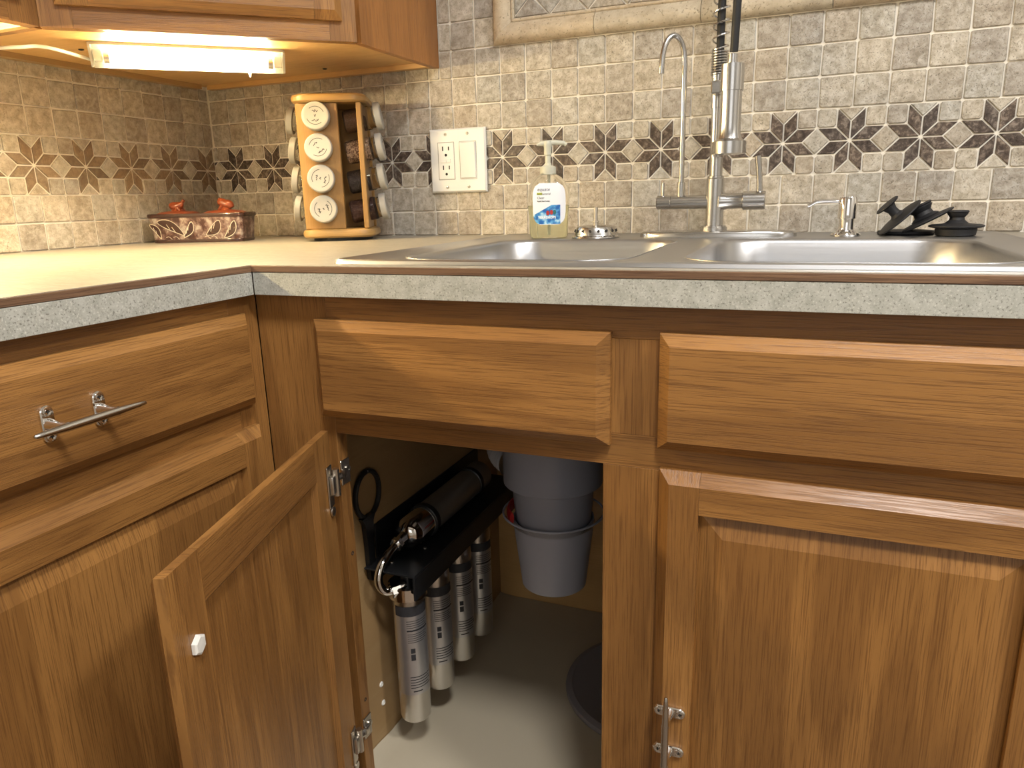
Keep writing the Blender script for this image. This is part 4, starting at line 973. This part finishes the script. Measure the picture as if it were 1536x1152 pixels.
for y in (.236, .400):
    mb = MB(); mb.lathe((.070, y, .4960), [(.0252, 0), (.0272, .001), (.0272, .011), (.0252, .012)], 32, axis=(0, 1, 0), cap0=False, cap1=False); part('clamp', mb, BLACK, fu)
mb = MB(); mb.tube([(.070, .182, .496), (.070, .168, .496), (.070, .160, .494)], [.010, .0085, .0085], 14); mb.tube([(.070, .163, .4945), (.070, .156, .4935)], .0105, 6); part('fitting', mb, CHROME, fu)
mb = MB(); mb.tube(smoothpath([(.070, .162, .4945), (.068, .140, .489), (.066, .122, .478), (.065, .113, .463), (.067, .113, .449), (.072, .120, .4385), (.080, .130, .437)], 6), .0062, 14); part('loop_pipe', mb, CHROME, fu, label='curved chrome connecting pipe')
mb = MB(); mb.tube([(.078, .124, .4372), (.086, .134, .4380)], .0098, 6); mb.tube([(.083, .131, .4376), (.090, .142, .4420)], .0078, 14); part('fitting', mb, CHROME, fu)
# filter wrench
wr = MB(); wc = Vector((XI0 + .0042, .1440, .5745))
wr.tube([wc + Vector((0, .0300 * math.cos(a), .0345 * math.sin(a))) for a in [2 * math.pi * i / 40 for i in range(40)]], .0038, 10, closed=True)
wr.rings([[Vector((wc.x + dx, wc.y - .006 + y * k, z)) for dx, y in ((-.0030, -1), (.0040, -1), (.0040, 1), (-.0030, 1))] for z, k in ((.5440, .017), (.5330, .0105), (.5000, .0085), (.4600, .0075), (.4460, .0065), (.4420, .0035))])
top(part('filter_wrench', wr, BLACK, org=wc), 'black plastic filter wrench with round loop hanging on the inner side wall', 'wrench')
mb = MB(); mb.cyl((XI0, .1440, .6085), (XI0 + .008, .1440, .6100), .0016, seg=8); top(part('hook_nail', mb, ZINC, org=(XI0, .144, .609)), 'small nail in the cabinet side holding the black wrench', 'nail')

# disposer with bucket
gx, gy = .2470, .350
gd = thing('garbage_disposer', 'grey garbage disposer body hanging below the sink', 'disposer', (gx, gy, .55))
mb = MB(); mb.lathe((gx, gy, .480), [(.0600, 0), (.0640, .035), (.0650, .062), (.0660, .0635)], 48); part('lower_body', mb, GREY, gd)
mb = MB(); mb.lathe((gx, gy, .5440), [(.0650, 0), (.0760, -.0005), (.0790, .0015), (.0790, .006), (.0800, .080), (.074, .120), (.045, .150), (.040, .186)], 48); part('upper_body', mb, GREY, gd)
mb = MB(); mb.lathe((gx, gy, .7300), [(.048, 0), (.048, .006), (.044, .007), (.044, .0125)], 32); part('mounting_ring', mb, ZINC, gd)
bk = thing('bucket', 'grey plastic bucket hung round the bottom of the disposer', 'bucket', (gx, gy, .365))
mb = MB(); mb.lathe((gx, gy, .3650), [(.0500, .000), (.0525, .002), (.0640, .098), (.0655, .118), (.0640, .118), (.0625, .098), (.0515, .006), (.0, .006)], 48, cap1=False); part('pail', mb, GREYL, bk)
mb = MB(); mb.tube([(gx + .0810 * math.cos(2 * math.pi * i / 48), gy + .0810 * math.sin(2 * math.pi * i / 48), .4915) for i in range(48)], .0017, 8, closed=True); part('hoop', mb, GREYL, bk)
mb = MB(); mb.lathe((gx, gy, .4690), [(.0658, .004), (.0800, .0215), (.0806, .0225), (.0662, .0062)], 48, cap0=False, cap1=False); part('rim', mb, mat('translucent_rim', (.9, .9, .9), .15, trans=.95, ior=1.1), bk)
mb = MB(); mb.tube([(gx + .0720 * math.cos(R(a)), gy + .0720 * math.sin(R(a)), .492) for a in range(120, 232, 8)], .010, 10, ell=(.35, 1.)); part('red_band', mb, RED, bk, label='red band inside the rim')
# discharge elbow and pipes
dp = thing('drain_pipe', 'pale ribbed drain hose leaving the disposer to the left', 'pipe', (.15, .40, .56))
mb = MB(); pth = smoothpath([(.168, .381, .5500), (.158, .387, .5500), (.140, .400, .5500), (.120, .425, .5560), (.095, .480, .5640), (.080, .560, .5700), (.078, .6135, .5600)], 10)
mb.tube(pth, [.0185 + .0018 * math.cos(i * 2.1) for i in range(len(pth))], 18); part('ribbed_hose', mb, mat('pale_hose', (.42, .42, .44), .5), dp)
mb = MB(); mb.cyl((.168, .381, .55), (.158, .387, .55), .024, seg=24); part('hose_clamp', mb, ZINC, dp)
tp = thing('drain_trap', 'black drain trap half hidden behind the centre post', 'pipe', (.40, .42, .52))
mb = MB(); mb.tube(smoothpath([(.375, .42, .7390), (.375, .42, .64), (.372, .42, .56), (.380, .42, .515), (.41, .425, .490), (.45, .43, .515), (.455, .43, .57), (.46, .50, .585), (.46, .6145, .585)], 7), .0195, 18); part('trap_bend', mb, BLACK, tp)
mb = MB(); mb.lathe((.372, .42, .552), [(.0225, 0), (.026, .002), (.026, .018), (.0225, .020)], 20); part('slip_nut', mb, BLACK, tp)
hbk = MB(); hbk.box((.315, .608, .392), (.52, .6148, .402), .001); top(part('wall_bracket', hbk, BLACK, org=(.4, .61, .397)), 'thin black bar fixed to the back panel of the sink cabinet', 'bracket')
lidc = (.4010, .4080, ZF)
mb = MB(); mb.lathe((lidc[0], lidc[1], ZF + .0004), [(.140, 0), (.146, .001), (.147, .006), (.1455, .010), (.136, .0125), (.132, .0105), (.06, .0115), (0, .0118)], 64, cap1=False); top(part('pail_lid', mb, mat('smoke_plastic', (.24, .23, .25), .45), org=lidc), 'round smoky grey plastic lid lying on the cabinet floor', 'lid')
